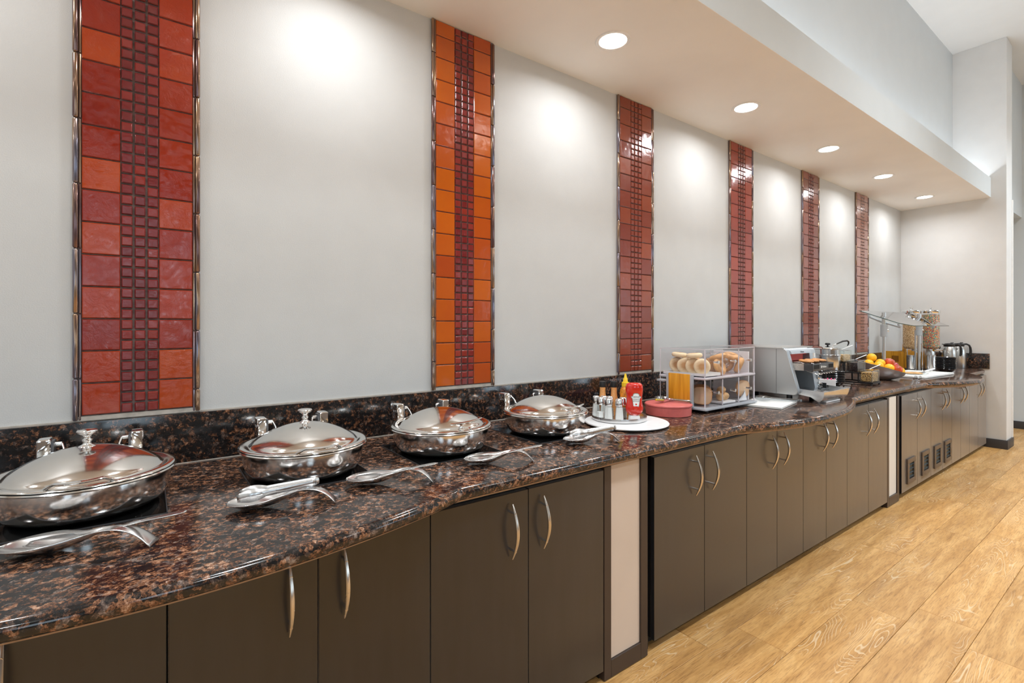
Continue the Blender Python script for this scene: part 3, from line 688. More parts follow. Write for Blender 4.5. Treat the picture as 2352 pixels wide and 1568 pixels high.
def chafer(label, knob, raised, mark):
    t = thing('covered_dish', (0, 0, 0), label, 'chafing dish', 'round covered chafing dishes on the counter')
    MB().lathe([(0.0, 0.001), (0.140, 0.001), (0.158, 0.005), (0.173, 0.016), (0.184, 0.034), (0.190, 0.056), (0.192, 0.080), (0.192, 0.091), (0.203, 0.094), (0.2055, 0.097), (0.203, 0.1005), (0.186, 0.1005), (0.180, 0.09), (0.0, 0.08)], 72).build('dish_body', M['bowl_steel'], t, ang=50)
    pr = [(0.0, 0.098), (0.199, 0.1015), (0.2035, 0.1035), (0.2025, 0.1065), (0.196, 0.1085), (0.181, 0.1080), (0.1745, 0.1045), (0.1715, 0.1050), (0.168, 0.1115)]
    for i in range(1, 15):
        r = 0.168*(1-i/14); pr.append((r, 0.1115 + 0.0590*(1-(r/0.168)**2)**0.93))
    lid = MB().lathe(pr, 72).build('lid', M['lid'], t, ang=60)
    hd_ = bar_handle(lid, raised); hd_.location.z = 0.016
    if knob:
        MB().lathe([(0.0, 0.158), (0.020, 0.160), (0.019, 0.163), (0.010, 0.168), (0.008, 0.173), (0.011, 0.176), (0.011, 0.180), (0.008, 0.183), (0.010, 0.192), (0.021, 0.199), (0.024, 0.203), (0.021, 0.207), (0.0, 0.209)], 36).build('knob', M['chrome'], lid, ang=85, loc=(0, 0, 0.008))
    for sx in (-1, 1):
        MB().b2(sx*0.105-0.008, sx*0.105+0.008, 0.175, 0.187, 0.1012, 0.125).build('hinge_post', M['darkgrey'], t)
        hb = MB().b2(sx*0.108-0.016, sx*0.108+0.016, 0.154, 0.208, 0.106, 0.172).build('hinge_box', M['chrome'], t, bevel=0.007, seg=3)
        MB().b2(sx*0.090-0.004, sx*0.090+0.004, 0.160, 0.202, 0.111, 0.165).build('hinge_plate', M['darkgrey'], hb, bevel=0.003)
        xi = sx*0.083
        MB().tube([(sx*0.089, 0.180, 0.152), (sx*0.070, 0.178, 0.152)], 0.007, 12).tube([(sx*0.070, 0.178, 0.152), (sx*0.064, 0.160, 0.135), (sx*0.062, 0.150, 0.122), (sx*0.062, 0.146, 0.110)], 0.0032, 8, flat=1.6).build('hinge_arm', M['satin'], hb)
        if mark and sx < 0:
            text('mark', 'Spring', 0.013, M['satin'], hb, Matrix.Translation((-0.1243, 0.181, 0.142)) @ Matrix.Rotation(-PI/2, 4, 'Z') @ Matrix.Rotation(PI/2, 4, 'X') @ Matrix.Rotation(0.15, 4, 'Z'), 0.0003)
    return t
DX = [(-0.135, -0.402), (0.437, -0.402), (0.966, -0.400), (1.527, -0.392)]
DLB = [('large round steel covered dish with top knob at the left photo edge', 1, 0, 0), ('steel covered dish with top knob, second from the left', 1, 0, 1),
       ('steel covered dish without top knob, below the bright orange tile strip', 0, 1, 1), ('steel covered dish next to the white turntable, no top knob', 0, 1, 1)]
PLB = ['black glass induction plate under the leftmost covered dish', 'black glass induction plate under the second covered dish from left',
       'black glass induction plate under the third covered dish from left', 'black glass induction plate under the covered dish beside the turntable']
for (x, y), (lb, k, r, mk), pl in zip(DX, DLB, PLB):
    p = thing('induction_plate', (x, y, CT), pl, 'induction plate', 'induction plates under the covered dishes')
    MB().b2(-0.176, 0.176, -0.178, 0.188, 0.0005, 0.0030).build('glass_top', plain('black_ceramic_glass', (0.004, 0.004, 0.004), 0.06), p)
    fr = MB(); a = 0.179
    fr.b2(-a, a, -0.181, -0.178, 0.0005, 0.0036); fr.b2(-a, a, 0.188, 0.191, 0.0005, 0.0036); fr.b2(-a, -a+0.003, -0.181, 0.191, 0.0005, 0.0036); fr.b2(a-0.003, a, -0.181, 0.191, 0.0005, 0.0036)
    fr.build('metal_trim', M['darkgrey'], p)
    c = chafer(lb, k, r, mk); c.location = (x, y, CT+0.003)

# ------------------------------------------------------------------ spoon rests, spoons and tongs
def interp(tb, s):
    n = len(tb)
    for i in range(n-1):
        if s <= tb[i+1][0] or i == n-2:
            x0, y0 = tb[i]; x1, y1 = tb[i+1]; h = x1-x0
            def slope(k):
                if k <= 0 or k >= n-1: return (tb[min(k+1, n-1)][1]-tb[max(k-1, 0)][1])/(tb[min(k+1, n-1)][0]-tb[max(k-1, 0)][0])
                return (tb[k+1][1]-tb[k-1][1])/(tb[k+1][0]-tb[k-1][0])
            u = min(1, max(0, (s-x0)/h)); m0, m1 = slope(i)*h, slope(i+1)*h
            return (2*u**3-3*u**2+1)*y0 + (u**3-2*u**2+u)*m0 + (-2*u**3+3*u**2)*y1 + (u**3-u**2)*m1
def shell(wt, ct, et, Ln, ns=46, nw=13, thick=0.0016):
    vs = []; fs = []
    for i in range(ns+1):
        s = i/ns
        w = wt(s); zc = interp(ct, s); ze = interp(et, s)
        for j in range(nw):
            u = -1+2*j/(nw-1); vs.append((s*Ln, u*w, zc+(ze-zc)*u*u))
    for i in range(ns):
        for j in range(nw-1): fs.append((i*nw+j, i*nw+j+1, (i+1)*nw+j+1, (i+1)*nw+j))
    mb = MB().add(vs, fs); return mb
def solid(o, t):
    m = o.modifiers.new('solid', 'SOLIDIFY'); m.thickness = t; m.offset = 0; return o
def rest_w(s):
    if s < 0.60:
        q = s/0.60
        if q < 0.44: return max(0.004, 0.054*max(0.0, 1-((0.44-q)/0.44)**2)**0.5)
        return 0.0165 + (0.054-0.0165)*(0.5+0.5*math.cos(PI*(q-0.44)/0.56))
    return interp([(0.60, 0.0165), (0.70, 0.015), (0.85, 0.018), (1.0, 0.022)], s)
RCT = [(0, 0.019), (0.10, 0.010), (0.25, 0.005), (0.40, 0.008), (0.52, 0.020), (0.64, 0.036), (0.76, 0.046), (0.86, 0.040), (0.94, 0.024), (1.0, 0.004)]
RET = [(0, 0.021), (0.10, 0.024), (0.25, 0.028), (0.40, 0.032), (0.52, 0.037), (0.64, 0.044), (0.76, 0.044), (0.86, 0.036), (0.94, 0.020), (1.0, 0.002)]
RX = [(-0.262, -0.668, 0.013, -0.792), (0.172, -0.655, 0.436, -0.756), (0.505, -0.628, 0.745, -0.760), (0.925, -0.650, 1.154, -0.770), (1.428, -0.632, 1.648, -0.745)]
RL = ['steel spoon rest at the left photo edge holding a long serving spoon', 'steel spoon rest holding tongs, in front of the second covered dish',
      'steel spoon rest with a spoon, between second and third covered dishes', 'steel spoon rest with a spoon, in front of the third covered dish',
      'steel spoon rest holding tongs, in front of the dish beside the turntable']
SPL_ = {0: 'long steel serving spoon resting at the left photo edge', 2: 'steel serving spoon with short rounded handle between second and third dishes', 3: 'steel serving spoon in front of the third covered dish'}
TL = {1: 'steel tongs lying on the rest before the second covered dish', 4: 'steel tongs lying on the rest nearest the white turntable'}
def add_tongs(loc, rz, label, Ln=0.21, clear=False, rot=None, mat=None):
    t = thing('tongs', loc, label, 'tongs', 'tongs lying on the counter', rot=rot or (0, 0, rz))
    mt = mat or M['satin']
    for sgn in (-1, 1):
        vs = []; fs = []; n = 20
        for i in range(n+1):
            s = i/n; x = Ln*s; wv = 0.010 + (0.008*math.sin(PI*min(1, (0.35-s)/0.35)) if s < 0.35 else 0)
            yy = sgn*(0.016*(1-s)**0.7 + 0.0035)
            for k in (-1, 1): vs.append((x, yy, 0.012 + k*wv))
        for i in range(n): fs.append((2*i, 2*i+1, 2*i+3, 2*i+2))
        solid(MB().add(vs, fs).build('tong_arm', mt, t), 0.0014)
    MB().tube([(Ln-0.001, -0.0045, 0.012), (Ln+0.005, 0, 0.012), (Ln-0.001, 0.0045, 0.012)], 0.009, 8, flat=0.25, up=(1, 0, 0)).build('tong_bend', mt, t)
    return t
for i, (ax, ay, bx, by) in enumerate(RX):
    d = Vector((bx-ax, by-ay)); Ln = d.length; rz = math.atan2(d.y, d.x)
    t = shell(rest_w, RCT, RET, Ln).build('spoon_rest', M['satin'], ang=60); solid(t, 0.0018)
    t.location = (ax, ay, CT+0.001); t.rotation_euler = (0, 0, rz); tag(t, RL[i], 'spoon rest', 'steel spoon rests along the counter front')
    if i in SPL_:
        Lb = {0: 0.315, 2: 0.262, 3: 0.268}[i]; S = 0.045
        def sw(s): return 0.030*math.sin(PI*min(0.999, (s+0.01)/0.34))**0.6 + 0.004 if s < 0.30 else interp([(0.30, 0.014), (0.40, 0.0065), (0.72, 0.009), (0.90, 0.0125), (0.97, 0.0105), (1.0, 0.004)], s)
        ct = [(0, 0.014), (0.15, 0.006), (0.30, 0.016), (0.5, 0.034), (0.75, 0.050), (1.0, 0.062)]
        et = [(0, 0.017), (0.15, 0.019), (0.30, 0.023), (0.5, 0.035), (0.75, 0.0505), (1.0, 0.0625)]
        sp = shell(sw, ct, et, Lb, 40, 7).build('serving_spoon', M['satin'], ang=60); solid(sp, 0.0016)
        u = d.normalized(); off = {0: 0.05, 2: 0.030, 3: 0.020}[i]
        sp.location = (ax+u.x*off, ay+u.y*off+0.004, CT+0.0065); sp.rotation_euler = (0, 0, rz + (0.02 if i == 0 else -0.13))
        tag(sp, SPL_[i], 'serving spoon', 'steel serving spoons on their rests')
    else:
        u = d.normalized(); add_tongs((ax+u.x*0.030, ay+u.y*0.030-0.008, CT+0.028), 0, TL[i], 0.200, rot=(0.0, -0.12, rz+0.05))
for bi, (x, y) in enumerate(((0.075, -0.80), (0.33, -0.71), (1.55, -0.69))):
    t = tag(MB().b2(-0.012, 0.012, -0.012, 0.012, 0.0, 0.014).build('clear_wedge', M['acrylic'], bevel=0.003), {0: 'small clear bumper beside the foot of the leftmost spoon rest', 1: 'small clear bumper under the tongs rest of the second dish', 2: 'small clear bumper under the spoon rest nearest the turntable'}[bi], 'bumper', 'clear bumpers beside the spoon rests')
    t.location = (x, y, CT+0.0005); t.rotation_euler.z = 0.5

# ------------------------------------------------------------------ turntable, tray, condiments
TZ = CT + 0.017
t = thing('turntable', (1.985, -0.499, CT), 'round white turntable board beside the last covered dish', 'turntable')
MB().lathe([(0.10, 0.0005), (0.10, 0.006)], 40).build('turntable_base', M['black'], t)
MB().lathe([(0.0, 0.0062), (0.205, 0.0062), (0.211, 0.009), (0.213, 0.0125), (0.210, 0.0165), (0.0, 0.0165)], 80).build('turntable_top', M['plastic_white'], t)
TX, TY = 1.993, -0.444
MB_ = MB().lathe([(0.0, 0.0006), (0.138, 0.0006), (0.141, 0.003), (0.142, 0.020), (0.1415, 0.022), (0.137, 0.022), (0.136, 0.018), (0.134, 0.006), (0.0, 0.005)], 72)
o = MB_.build('round_tray', M['satin'], ang=45); o.location = (TX, TY, TZ); tag(o, 'round rimmed steel tray holding condiments on the white turntable', 'tray')
BZ = TZ + 0.0055
def shaker(x, y, fill, fm, label, sc=1.0, rz=0.0):
    t = thing('shaker', (x, y, BZ), label, 'shaker', 'glass salt and pepper shakers on the round tray', rz=rz)
    def hexp(r0, r1, z0, z1):
        n = 6; vs = [(r0*math.cos(2*PI*i/n), r0*math.sin(2*PI*i/n), z0) for i in range(n)] + [(r1*math.cos(2*PI*i/n), r1*math.sin(2*PI*i/n), z1) for i in range(n)]
        return vs, [tuple(range(n-1, -1, -1)), tuple(range(n, 2*n))] + [(i, (i+1) % n, n+(i+1) % n, n+i) for i in range(n)]
    MB().add(*hexp(0.0245, 0.0175, 0.0, 0.078*sc)).build('glass_jar', M['glass'], t, ang=10)
    MB().add(*hexp(0.0225, 0.0225-0.006*fill, 0.003, 0.003+0.070*fill*sc)).build('contents', fm, t, ang=10)
    MB().lathe([(0.0185, 0.069*sc), (0.0205, 0.071*sc), (0.0207, 0.080*sc), (0.0188, 0.101*sc), (0.0165, 0.107*sc), (0.009, 0.1095*sc), (0.0, 0.110*sc)], 24).build('cap', M['capchrome'], t, ang=70)
SH = [(1.940, -0.330, 0.95, 'salt', 'full salt shaker at the far left edge of the round tray'),
      (1.924, -0.379, 0.40, 'salt', 'almost half empty salt shaker, second from the left on the tray'),
      (1.925, -0.434, 1.00, 'salt', 'full salt shaker, third from the left at the tray front'),
      (1.957, -0.477, 0.90, 'salt', 'full salt shaker standing left of the red ketchup bottle'),
      (1.985, -0.385, 0.60, 'pepper', 'pepper shaker in the middle of the round tray'),
      (2.010, -0.455, 0.70, 'pepper', 'pepper shaker just behind the ketchup bottle'),
      (1.977, -0.352, 0.85, 'salt', 'salt shaker in front of the two black capped spice jars')]
for i, (x, y, f, k, lb) in enumerate(SH): shaker(x, y, f, M[k], lb, rz=0.3*i)
for (x, y, lb) in ((2.003, -0.322+0.004, 'left spice jar with black cap and orange seasoning'), (2.047, -0.360, 'right spice jar with black cap beside the yellow capped bottle')):
    t = thing('spice_jar', (x, y, BZ), lb, 'spice jar', 'spice jars with black caps on the tray')
    MB().lathe([(0.0, 0.0), (0.019, 0.0), (0.020, 0.004), (0.020, 0.09), (0.0165, 0.108), (0.0155, 0.125), (0.0155, 0.150), (0.0, 0.150)], 24).build('jar', M['spice'], t)
    MB().lathe([(0.0175, 0.150), (0.0175, 0.178), (0.016, 0.181), (0.0, 0.181)], 24).build('cap', M['black'], t)
t = thing('sauce_bottle', (2.080, -0.412, BZ), 'amber sauce bottle with pointed yellow nozzle cap', 'sauce bottle')
MB().lathe([(0.0, 0.0), (0.026, 0.0), (0.028, 0.005), (0.028, 0.070), (0.030, 0.120), (0.029, 0.135), (0.022, 0.152), (0.018, 0.158), (0.0, 0.158)], 28).build('bottle', M['mustard'], t)
MB().lathe([(0.020, 0.157), (0.0205, 0.160), (0.0195, 0.179), (0.013, 0.181), (0.011, 0.200), (0.0075, 0.204), (0.0055, 0.220), (0.0035, 0.226), (0.0, 0.226)], 24).build('nozzle_cap', M['yellow'], t)
# ketchup bottle, upside down on its white cap, flat front towards the camera
KR = math.atan2(-0.521+2.2, 2.02) - PI/2
t = thing('ketchup_bottle', (2.022, -0.520, BZ), 'red squeeze ketchup bottle standing on its white cap', 'ketchup bottle', rz=KR+0.15)
def loft(sections, n=32, pw=2.6):
    vs = []; fs = []
    for (a, b, z, cx) in sections:
        for i in range(n):
            th = 2*PI*i/n; c, s = math.cos(th), math.sin(th)
            vs.append((cx + a*math.copysign(abs(c)**(2/pw), c), b*math.copysign(abs(s)**(2/pw), s), z))
    k = len(sections)
    for i in range(k-1):
        for j in range(n): q = (j+1) % n; fs.append((i*n+j, i*n+q, (i+1)*n+q, (i+1)*n+j))
    fs.append(tuple(range(n-1, -1, -1))); fs.append(tuple(range((k-1)*n, k*n)))
    return MB().add(vs, fs)
loft([(0.024, 0.020, 0.024, 0), (0.034, 0.024, 0.032, 0), (0.043, 0.027, 0.046, 0), (0.045, 0.028, 0.060, 0), (0.043, 0.026, 0.075, 0), (0.0395, 0.024, 0.090, 0), (0.0395, 0.0235, 0.120, 0), (0.042, 0.025, 0.136, 0), (0.044, 0.027, 0.150, 0), (0.0435, 0.027, 0.170, 0), (0.040, 0.025, 0.182, 0), (0.032, 0.019, 0.189, 0), (0.015, 0.008, 0.191, 0)], 36).build('bottle', M['ketchup'], t, ang=60)
loft([(0.029, 0.022, 0.0, 0), (0.030, 0.023, 0.003, 0), (0.028, 0.021, 0.018, 0), (0.023, 0.018, 0.026, 0)], 28).build('cap', M['plastic_white'], t, ang=60)
FY = -0.0262
def shield(s, yy, mat, name, par):
    poly = [(-0.014*s, -0.034*s), (0.014*s, -0.034*s), (0.020*s, 0.010*s), (0.024*s, 0.011*s), (0.0245*s, 0.019*s), (0.017*s, 0.021*s), (0.015*s, 0.030*s), (0.008*s, 0.035*s), (-0.008*s, 0.035*s), (-0.015*s, 0.030*s), (-0.017*s, 0.021*s), (-0.0245*s, 0.019*s), (-0.024*s, 0.011*s), (-0.020*s, 0.010*s)]
    return MB().prism(poly, 0, 0.0006, Matrix.Translation((0.006, yy, 0.104)) @ Matrix.Rotation(PI/2, 4, 'X')).build(name, mat, par, ang=20)
lb_ = shield(1.0, FY+0.0008, M['label_g'], 'label', t); shield(0.90, FY+0.0003, M['label_w'], 'label_face', lb_)
Tm = lambda z, x=0.006: Matrix.Translation((x, FY-0.0004, z)) @ Matrix.Rotation(PI/2, 4, 'X')
text('lettering', 'HEINZ', 0.0125, M['label_k'], lb_, Tm(0.1195)); text('lettering', 'TOMATO', 0.0080, M['label_k'], lb_, Tm(0.1070)); text('lettering', 'KETCHUP', 0.0075, M['label_k'], lb_, Tm(0.0985))
MB().ball((0.006, FY-0.0003, 0.083), 0.0045, (1, 0.25, 1.1), 12).build('tomato_mark', M['ketchup'], lb_)
text('embossing', '57', 0.014, M['emboss'], t, Matrix.Translation((0.004, -0.0283, 0.056)) @ Matrix.Rotation(PI/2, 4, 'X'), 0.0008)

# coral tortilla warmer with clear tongs
t = thing('tortilla_warmer', (2.408, -0.447, CT), 'round coral red lidded tortilla warmer left of the bread case', 'tortilla warmer')
MB().lathe([(0.0, 0.0006), (0.121, 0.0006), (0.125, 0.003), (0.128, 0.058), (0.0, 0.058)], 60).build('warmer_base', M['coral'], t)
lid = MB().lathe([(0.129, 0.052), (0.1315, 0.054), (0.1315, 0.060), (0.1285, 0.0635), (0.10, 0.0665), (0.05, 0.072), (0.0, 0.074)], 60).build('warmer_lid', M['coral'], t, ang=40)
MB().tube([(-0.07, 0.0, 0.066), (-0.045, 0.0, 0.078), (-0.02, 0.0, 0.082), (0.02, 0.0, 0.082), (0.045, 0.0, 0.076), (0.065, 0.0, 0.068)], [0.004, 0.016, 0.020, 0.020, 0.014, 0.004], 14, flat=0.35).build('grip', M['coral'], lid)
tg = add_tongs((2.315, -0.430, CT+0.082), 0, 'clear plastic tongs with yellowish tips lying on the coral warmer', 0.20, rot=(0, 0.10, -0.62), mat=M['clearplastic'])
MB().tube([(0.0, 0.0, 0.005), (0.045, 0.0, 0.008)], 0.011, 10, flat=0.5).build('food_residue', M['yellow'], tg)

# ------------------------------------------------------------------ bread case
BX0, BX1, BY0, BY1 = 2.572, 3.124, -0.575, -0.268
bw, bd = BX1-BX0, BY1-BY0
bc = thing('bread_case', (BX0, BY0, CT), 'clear two level bread case with six drawers and bamboo board on its side', 'bread case')
MB().b2(-0.012, bw+0.012, -0.012, bd+0.01, 0.018, 0.030).build('bottom_tray', M['greyplastic'], bc, bevel=0.003)
for fx in (0.10, bw/2, bw-0.10):
    for fy in (0.05, bd-0.05): MB().lathe([(0.008, 0.0005), (0.010, 0.018)], 12, (fx, fy, 0)).build('foot', M['greyplastic'], bc)
MB().b2(-0.004, bw+0.004, -0.004, bd+0.004, 0.196, 0.206).build('middle_shelf', M['edge'], bc, bevel=0.002)
def acbox(x0, x1, y0, y1, z0, z1, th=0.004, top=True, front=True):
    mb = MB(); mb.b2(x0, x0+th, y0, y1, z0, z1); mb.b2(x1-th, x1, y0, y1, z0, z1); mb.b2(x0+th, x1-th, y1-th, y1, z0, z1)
    if front: mb.b2(x0+th, x1-th, y0, y0+th, z0, z1)
    mb.b2(x0+th, x1-th, y0+th, y1-th, z0, z0+0.002)
    if top: mb.b2(x0+th, x1-th, y0+th, y1-th, z1-th, z1)
    return mb
for z0, z1, nm in ((0.206, 0.371, 'upper_cover'), (0.030, 0.196, 'lower_cover')):
    mb = MB(); th = 0.004
    mb.b2(0, th, 0, bd, z0, z1); mb.b2(bw-th, bw, 0, bd, z0, z1); mb.b2(th, bw-th, bd-th, bd, z0, z1); mb.b2(th, bw-th, 0, bd-th, z1-th, z1)
    o = mb.build(nm, M['acrylic'], bc)
    e = MB()
    for ex in (0, bw): e.b2(ex-0.002, ex+0.002, -0.001, 0.003, z0, z1); e.b2(ex-0.002, ex+0.002, bd-0.003, bd+0.001, z0, z1); e.b2(ex-0.0015, ex+0.0015, 0, bd, z1-0.003, z1+0.001)
    e.b2(0, bw, -0.001, 0.002, z1-0.003, z1+0.001)
    e.build('cover_edge', M['edge'], o)
    for j in range(3):
        xa = 0.006 + j*(bw-0.012)/3; xb = xa + (bw-0.012)/3 - 0.004
        d = MB(); d.b2(xa, xb, 0.0, 0.003, z0+0.006, z1-0.008); d.b2(xa, xa+0.002, 0.003, bd-0.01, z0+0.006, z1-0.03); d.b2(xb-0.002, xb, 0.003, bd-0.01, z0+0.006, z1-0.03)
        d.b2(xa, xb, 0.003, bd-0.01, z0+0.004, z0+0.006)
        d = d.build('drawer', M['acrylic'], bc)
        q = MB()
        for ex in (xa, xb): q.b2(ex-0.0012, ex+0.0012, -0.0015, 0.003, z0+0.006, z1-0.008)
        q.build('drawer_edge', M['edge'], d)
        MB().lathe([(0.0065, 0), (0.005, 0.008), (0.009, 0.028), (0.0095, 0.031), (0.0, 0.032)], 16, mtx=Matrix.Translation(((xa+xb)/2, 0.0, (z0+z1)/2+0.005)) @ Matrix.Rotation(PI/2, 4, 'X')).build('knob', M['satin'], d)
# bamboo side board in a grey holder, grey towel bar
MB().b2(-0.020, -0.012, 0.082, 0.232, 0.034, 0.222).build('side_board', M['bamboo'], bc, bevel=0.002)
mb = MB(); mb.b2(-0.024, -0.004, 0.068, 0.082, 0.030, 0.222); mb.b2(-0.024, -0.004, 0.232, 0.246, 0.030, 0.222); mb.b2(-0.010, -0.004, 0.082, 0.232, 0.034, 0.222)
mb.build('board_holder', M['greyplastic'], bc, bevel=0.002)
MB().b2(-0.045, 0.0, 0.246, 0.300, 0.168, 0.180).build('side_bracket', M['greyplastic'], bc, bevel=0.003)
MB().b2(bw+0.001, bw+0.012, 0.04, bd-0.02, 0.030, 0.34).build('side_brace', M['plastic_white'], bc, bevel=0.003)
for (x0, z) in ((BX0+0.012, CT+0.213),):
    o = MB().b2(0, 0.165, 0, 0.285, 0, 0.003); mb = o
    mb.b2(0, 0.003, 0, 0.285, 0.003, 0.016); mb.b2(0.162, 0.165, 0, 0.285, 0.003, 0.016); mb.b2(0.003, 0.162, 0, 0.003, 0.003, 0.016)
    o = mb.build('muffin_tray', M['plastic_white']); o.location = (x0, BY0+0.008, z); tag(o, 'shallow white tray under the muffins in the top left drawer', 'tray')
o = MB().b2(0, 0.150, 0, 0.12, 0, 0.012).build('roll_tray', M['plastic_white'], bevel=0.003); o.location = (BX0+0.200, BY0+0.012, CT+0.037); tag(o, 'small white tray under the rolls in the lower middle drawer', 'tray')
def muffin(x, y, z, rot, label):
    o = MB().lathe([(0.0, -0.014), (0.034, -0.014), (0.044, -0.010), (0.0475, 0.0), (0.044, 0.010), (0.034, 0.014), (0.0, 0.014)], 32).build('english_muffin', M['muffin'], ang=80)
    o.location = (x, y, z); o.rotation_euler = rot; tag(o, label, 'muffin', 'muffins in the top left drawer'); return o
mz = CT+0.2165+0.0485
yaw = math.radians(-65)
ML = ['round toasted muffin leaning at the back of the top drawer side', 'second standing muffin from the back, pale rim and brown centre', 'third standing muffin from the back with a dark centre', 'frontmost large standing muffin at the case corner']
for i, (yy, xx) in enumerate(((-0.328, 2.660), (-0.392, 2.648), (-0.452, 2.648), (-0.510, 2.645))):
    muffin(xx, yy, mz, (PI/2, 0, yaw+0.06*i), ML[i])
muffin(2.655, -0.350, mz+0.0625, (0.08, 0.05, 0), 'muffin lying flat on the standing ones, rear one')
muffin(2.655, -0.452, mz+0.0625, (-0.06, -0.05, 0), 'muffin lying flat on the standing ones, front one')
muffin(2.71, -0.40, mz, (PI/2, 0, yaw+0.3), 'muffin standing behind the others against the drawer divider')
def torus(R, r, n=28, m=14):
    vs = []; fs = []
    for i in range(n):
        for j in range(m):
            a, b = 2*PI*i/n, 2*PI*j/m; vs.append(((R+r*math.cos(b))*math.cos(a), (R+r*math.cos(b))*math.sin(a), r*0.85*math.sin(b)))
    for i in range(n):
        for j in range(m): fs.append((i*m+j, ((i+1) % n)*m+j, ((i+1) % n)*m+(j+1) % m, i*m+(j+1) % m))
    return MB().add(vs, fs)
BG = [(2.80, -0.53, 0.252, 'bagel at the front of the top middle drawer'), (2.84, -0.45, 0.252, 'bagel in the middle of the top middle drawer'), (2.80, -0.37, 0.252, 'bagel at the back of the top middle drawer'),
      (2.83, -0.50, 0.306, 'bagel lying on top of the pile in the top middle drawer'), (3.02, -0.53, 0.252, 'bagel at the front of the top right drawer'), (3.03, -0.44, 0.252, 'bagel at the back of the top right drawer'), (3.00, -0.49, 0.306, 'bagel on top of the pile in the top right drawer')]
bgm = None
for k, (x, y, z, lb) in enumerate(BG):
    if bgm is None: bgm = torus(0.031, 0.0215).build('bagel', M['bagel'], ang=80); o = bgm
    else: o = bgm.copy(); COL.objects.link(o)
    o.location = (x, y, CT+z+0.006); o.rotation_euler = (1.15 if z < 0.3 else 0.25, 0.2, 0.9*k); tag(o, lb, 'bagel', 'bagels in the top drawers')
for (x0, lb) in ((BX0+0.200, 'crumpled clear plastic bag around bagels, top middle drawer'), (BX0+0.385, 'crumpled clear plastic bag around bagels, top right drawer')):
    mb = MB().ball((0.075, 0.12, 0.062), 1.0, (0.076, 0.108, 0.058), 26)
    for v in mb.v: v += Vector((random.uniform(-1, 1), random.uniform(-1, 1), random.uniform(-1, 1)))*0.005
    o = mb.build('plastic_bag', M['bagfilm'], ang=20); o.location = (x0, BY0+0.01, CT+0.2155); tag(o, lb, 'plastic bag', 'plastic bags in the top drawers')
def slice_(x, y, z, rot, label, mat='crumb'):
    poly = []
    for i in range(28):
        a = 2*PI*i/28; c, s = math.cos(a), math.sin(a)
        px_ = 0.056*math.copysign(abs(c)**0.62, c); pz = 0.052*math.copysign(abs(s)**0.7, s)
        if s > 0: px_ *= 1.06
        poly.append((px_, pz))
    t = thing('bread_slice', (x, y, z), label, 'bread slice', 'bread slices in the lower drawers', rot=rot)
    MB().prism([(a*0.95, b*0.95) for a, b in poly], -0.0066, 0.0066).build('crumb', M[mat], t)
    MB().prism(poly, -0.006, 0.006).build('crust', M['crust'], t)
LBS = ['front bread slice leaning at the case corner, crumb face showing', 'second bread slice from the front in the lower left drawer', 'third bread slice from the front in the lower left drawer', 'fourth bread slice from the front in the lower left drawer', 'fifth bread slice from the front in the lower left drawer', 'rearmost bread slice in the lower left drawer']
for i in range(6): slice_(2.640+0.021*i, -0.512+0.015*i, CT+0.038+0.056, (PI/2, 0.0, yaw+0.03*i), LBS[i])
slice_(3.035, -0.545, CT+0.110, (PI/2, 0.1, -0.15), 'bread slice behind the knob of the lower right drawer')
o = MB().add([(0, 0, 0), (0.10, 0, 0.0), (0.085, 0.004, 0.060), (0.03, -0.002, 0.005), (0, 0.05, 0), (0.10, 0.05, 0.0), (0.095, 0.05, 0.07)], [(0, 1, 2), (0, 2, 3), (1, 5, 6), (1, 6, 2), (0, 4, 5, 1)]).build('napkin', M['bag'])
solid(o, 0.0015); o.location = (2.955, -0.562, CT+0.039); tag(o, 'folded white napkin under the slice in the lower right drawer', 'napkin')
for (x, y, z, lb) in ((2.815, -0.525, 0.073, 'pale bread roll at the left of the lower middle drawer'), (2.870, -0.520, 0.073, 'pale bread roll at the right of the lower middle drawer'), (2.842, -0.515, 0.112, 'bread roll on top of the other two rolls'), (2.62, -0.31, 0.062, 'bread roll at the back of the lower left drawer')):
    o = MB().ball((0, 0, 0), 0.030, (1.0, 0.85, 0.78), 20).build('bread_roll', M['roll'], ang=80); o.location = (x, y, CT+z); o.rotation_euler = (0.3, 0.2, random.random()*3); tag(o, lb, 'bread roll', 'rolls in the lower drawers')

# ------------------------------------------------------------------ white cutting board with tongs, before the toaster
o = MB().b2(-0.19, 0.19, -0.125, 0.125, 0, 0.013).build('cutting_board', M['board_white'], bevel=0.003); o.location = (3.235, -0.608, CT+0.001); o.rotation_euler.z = 0.19
tag(o, 'white cutting board between the bread case and the toaster', 'cutting board')
add_tongs((3.22, -0.53, CT+0.022), 0, 'clear tongs lying across the white board in front of the toaster', 0.26, rot=(0, 0.02, -1.05), mat=M['clearplastic'])

# ------------------------------------------------------------------ conveyor toaster
t = thing('conveyor_toaster', (3.46, 0, CT), 'large steel conveyor toaster with dark loading shelf and glowing slot', 'toaster')
tw = 0.43
def sidepoly(y0, y1t, y1b, z0, z1, r=0.03):
    pts = [(y0, z0)]
    for i in range(6): a = -PI/2 + i*PI/10; pts.append((y1b+r - r*1.0*math.sin(PI/2*i/5), z0 + r - r*math.cos(PI/2*i/5)))
    for i in range(6): pts.append((y1t + r*(1-math.cos(PI/2*i/5)), z1-r + r*math.sin(PI/2*i/5)))
    pts.append((y0, z1)); return pts
MX = lambda x: Matrix(((0, 0, 1, x), (1, 0, 0, 0), (0, 1, 0, 0), (0, 0, 0, 1)))
MB().prism(sidepoly(-0.16, -0.623, -0.690, 0.045, 0.352), 0.0, 0.004, MX(0.0)).build('side_panel', M['brushed'], t, bevel=0.0015, seg=1)
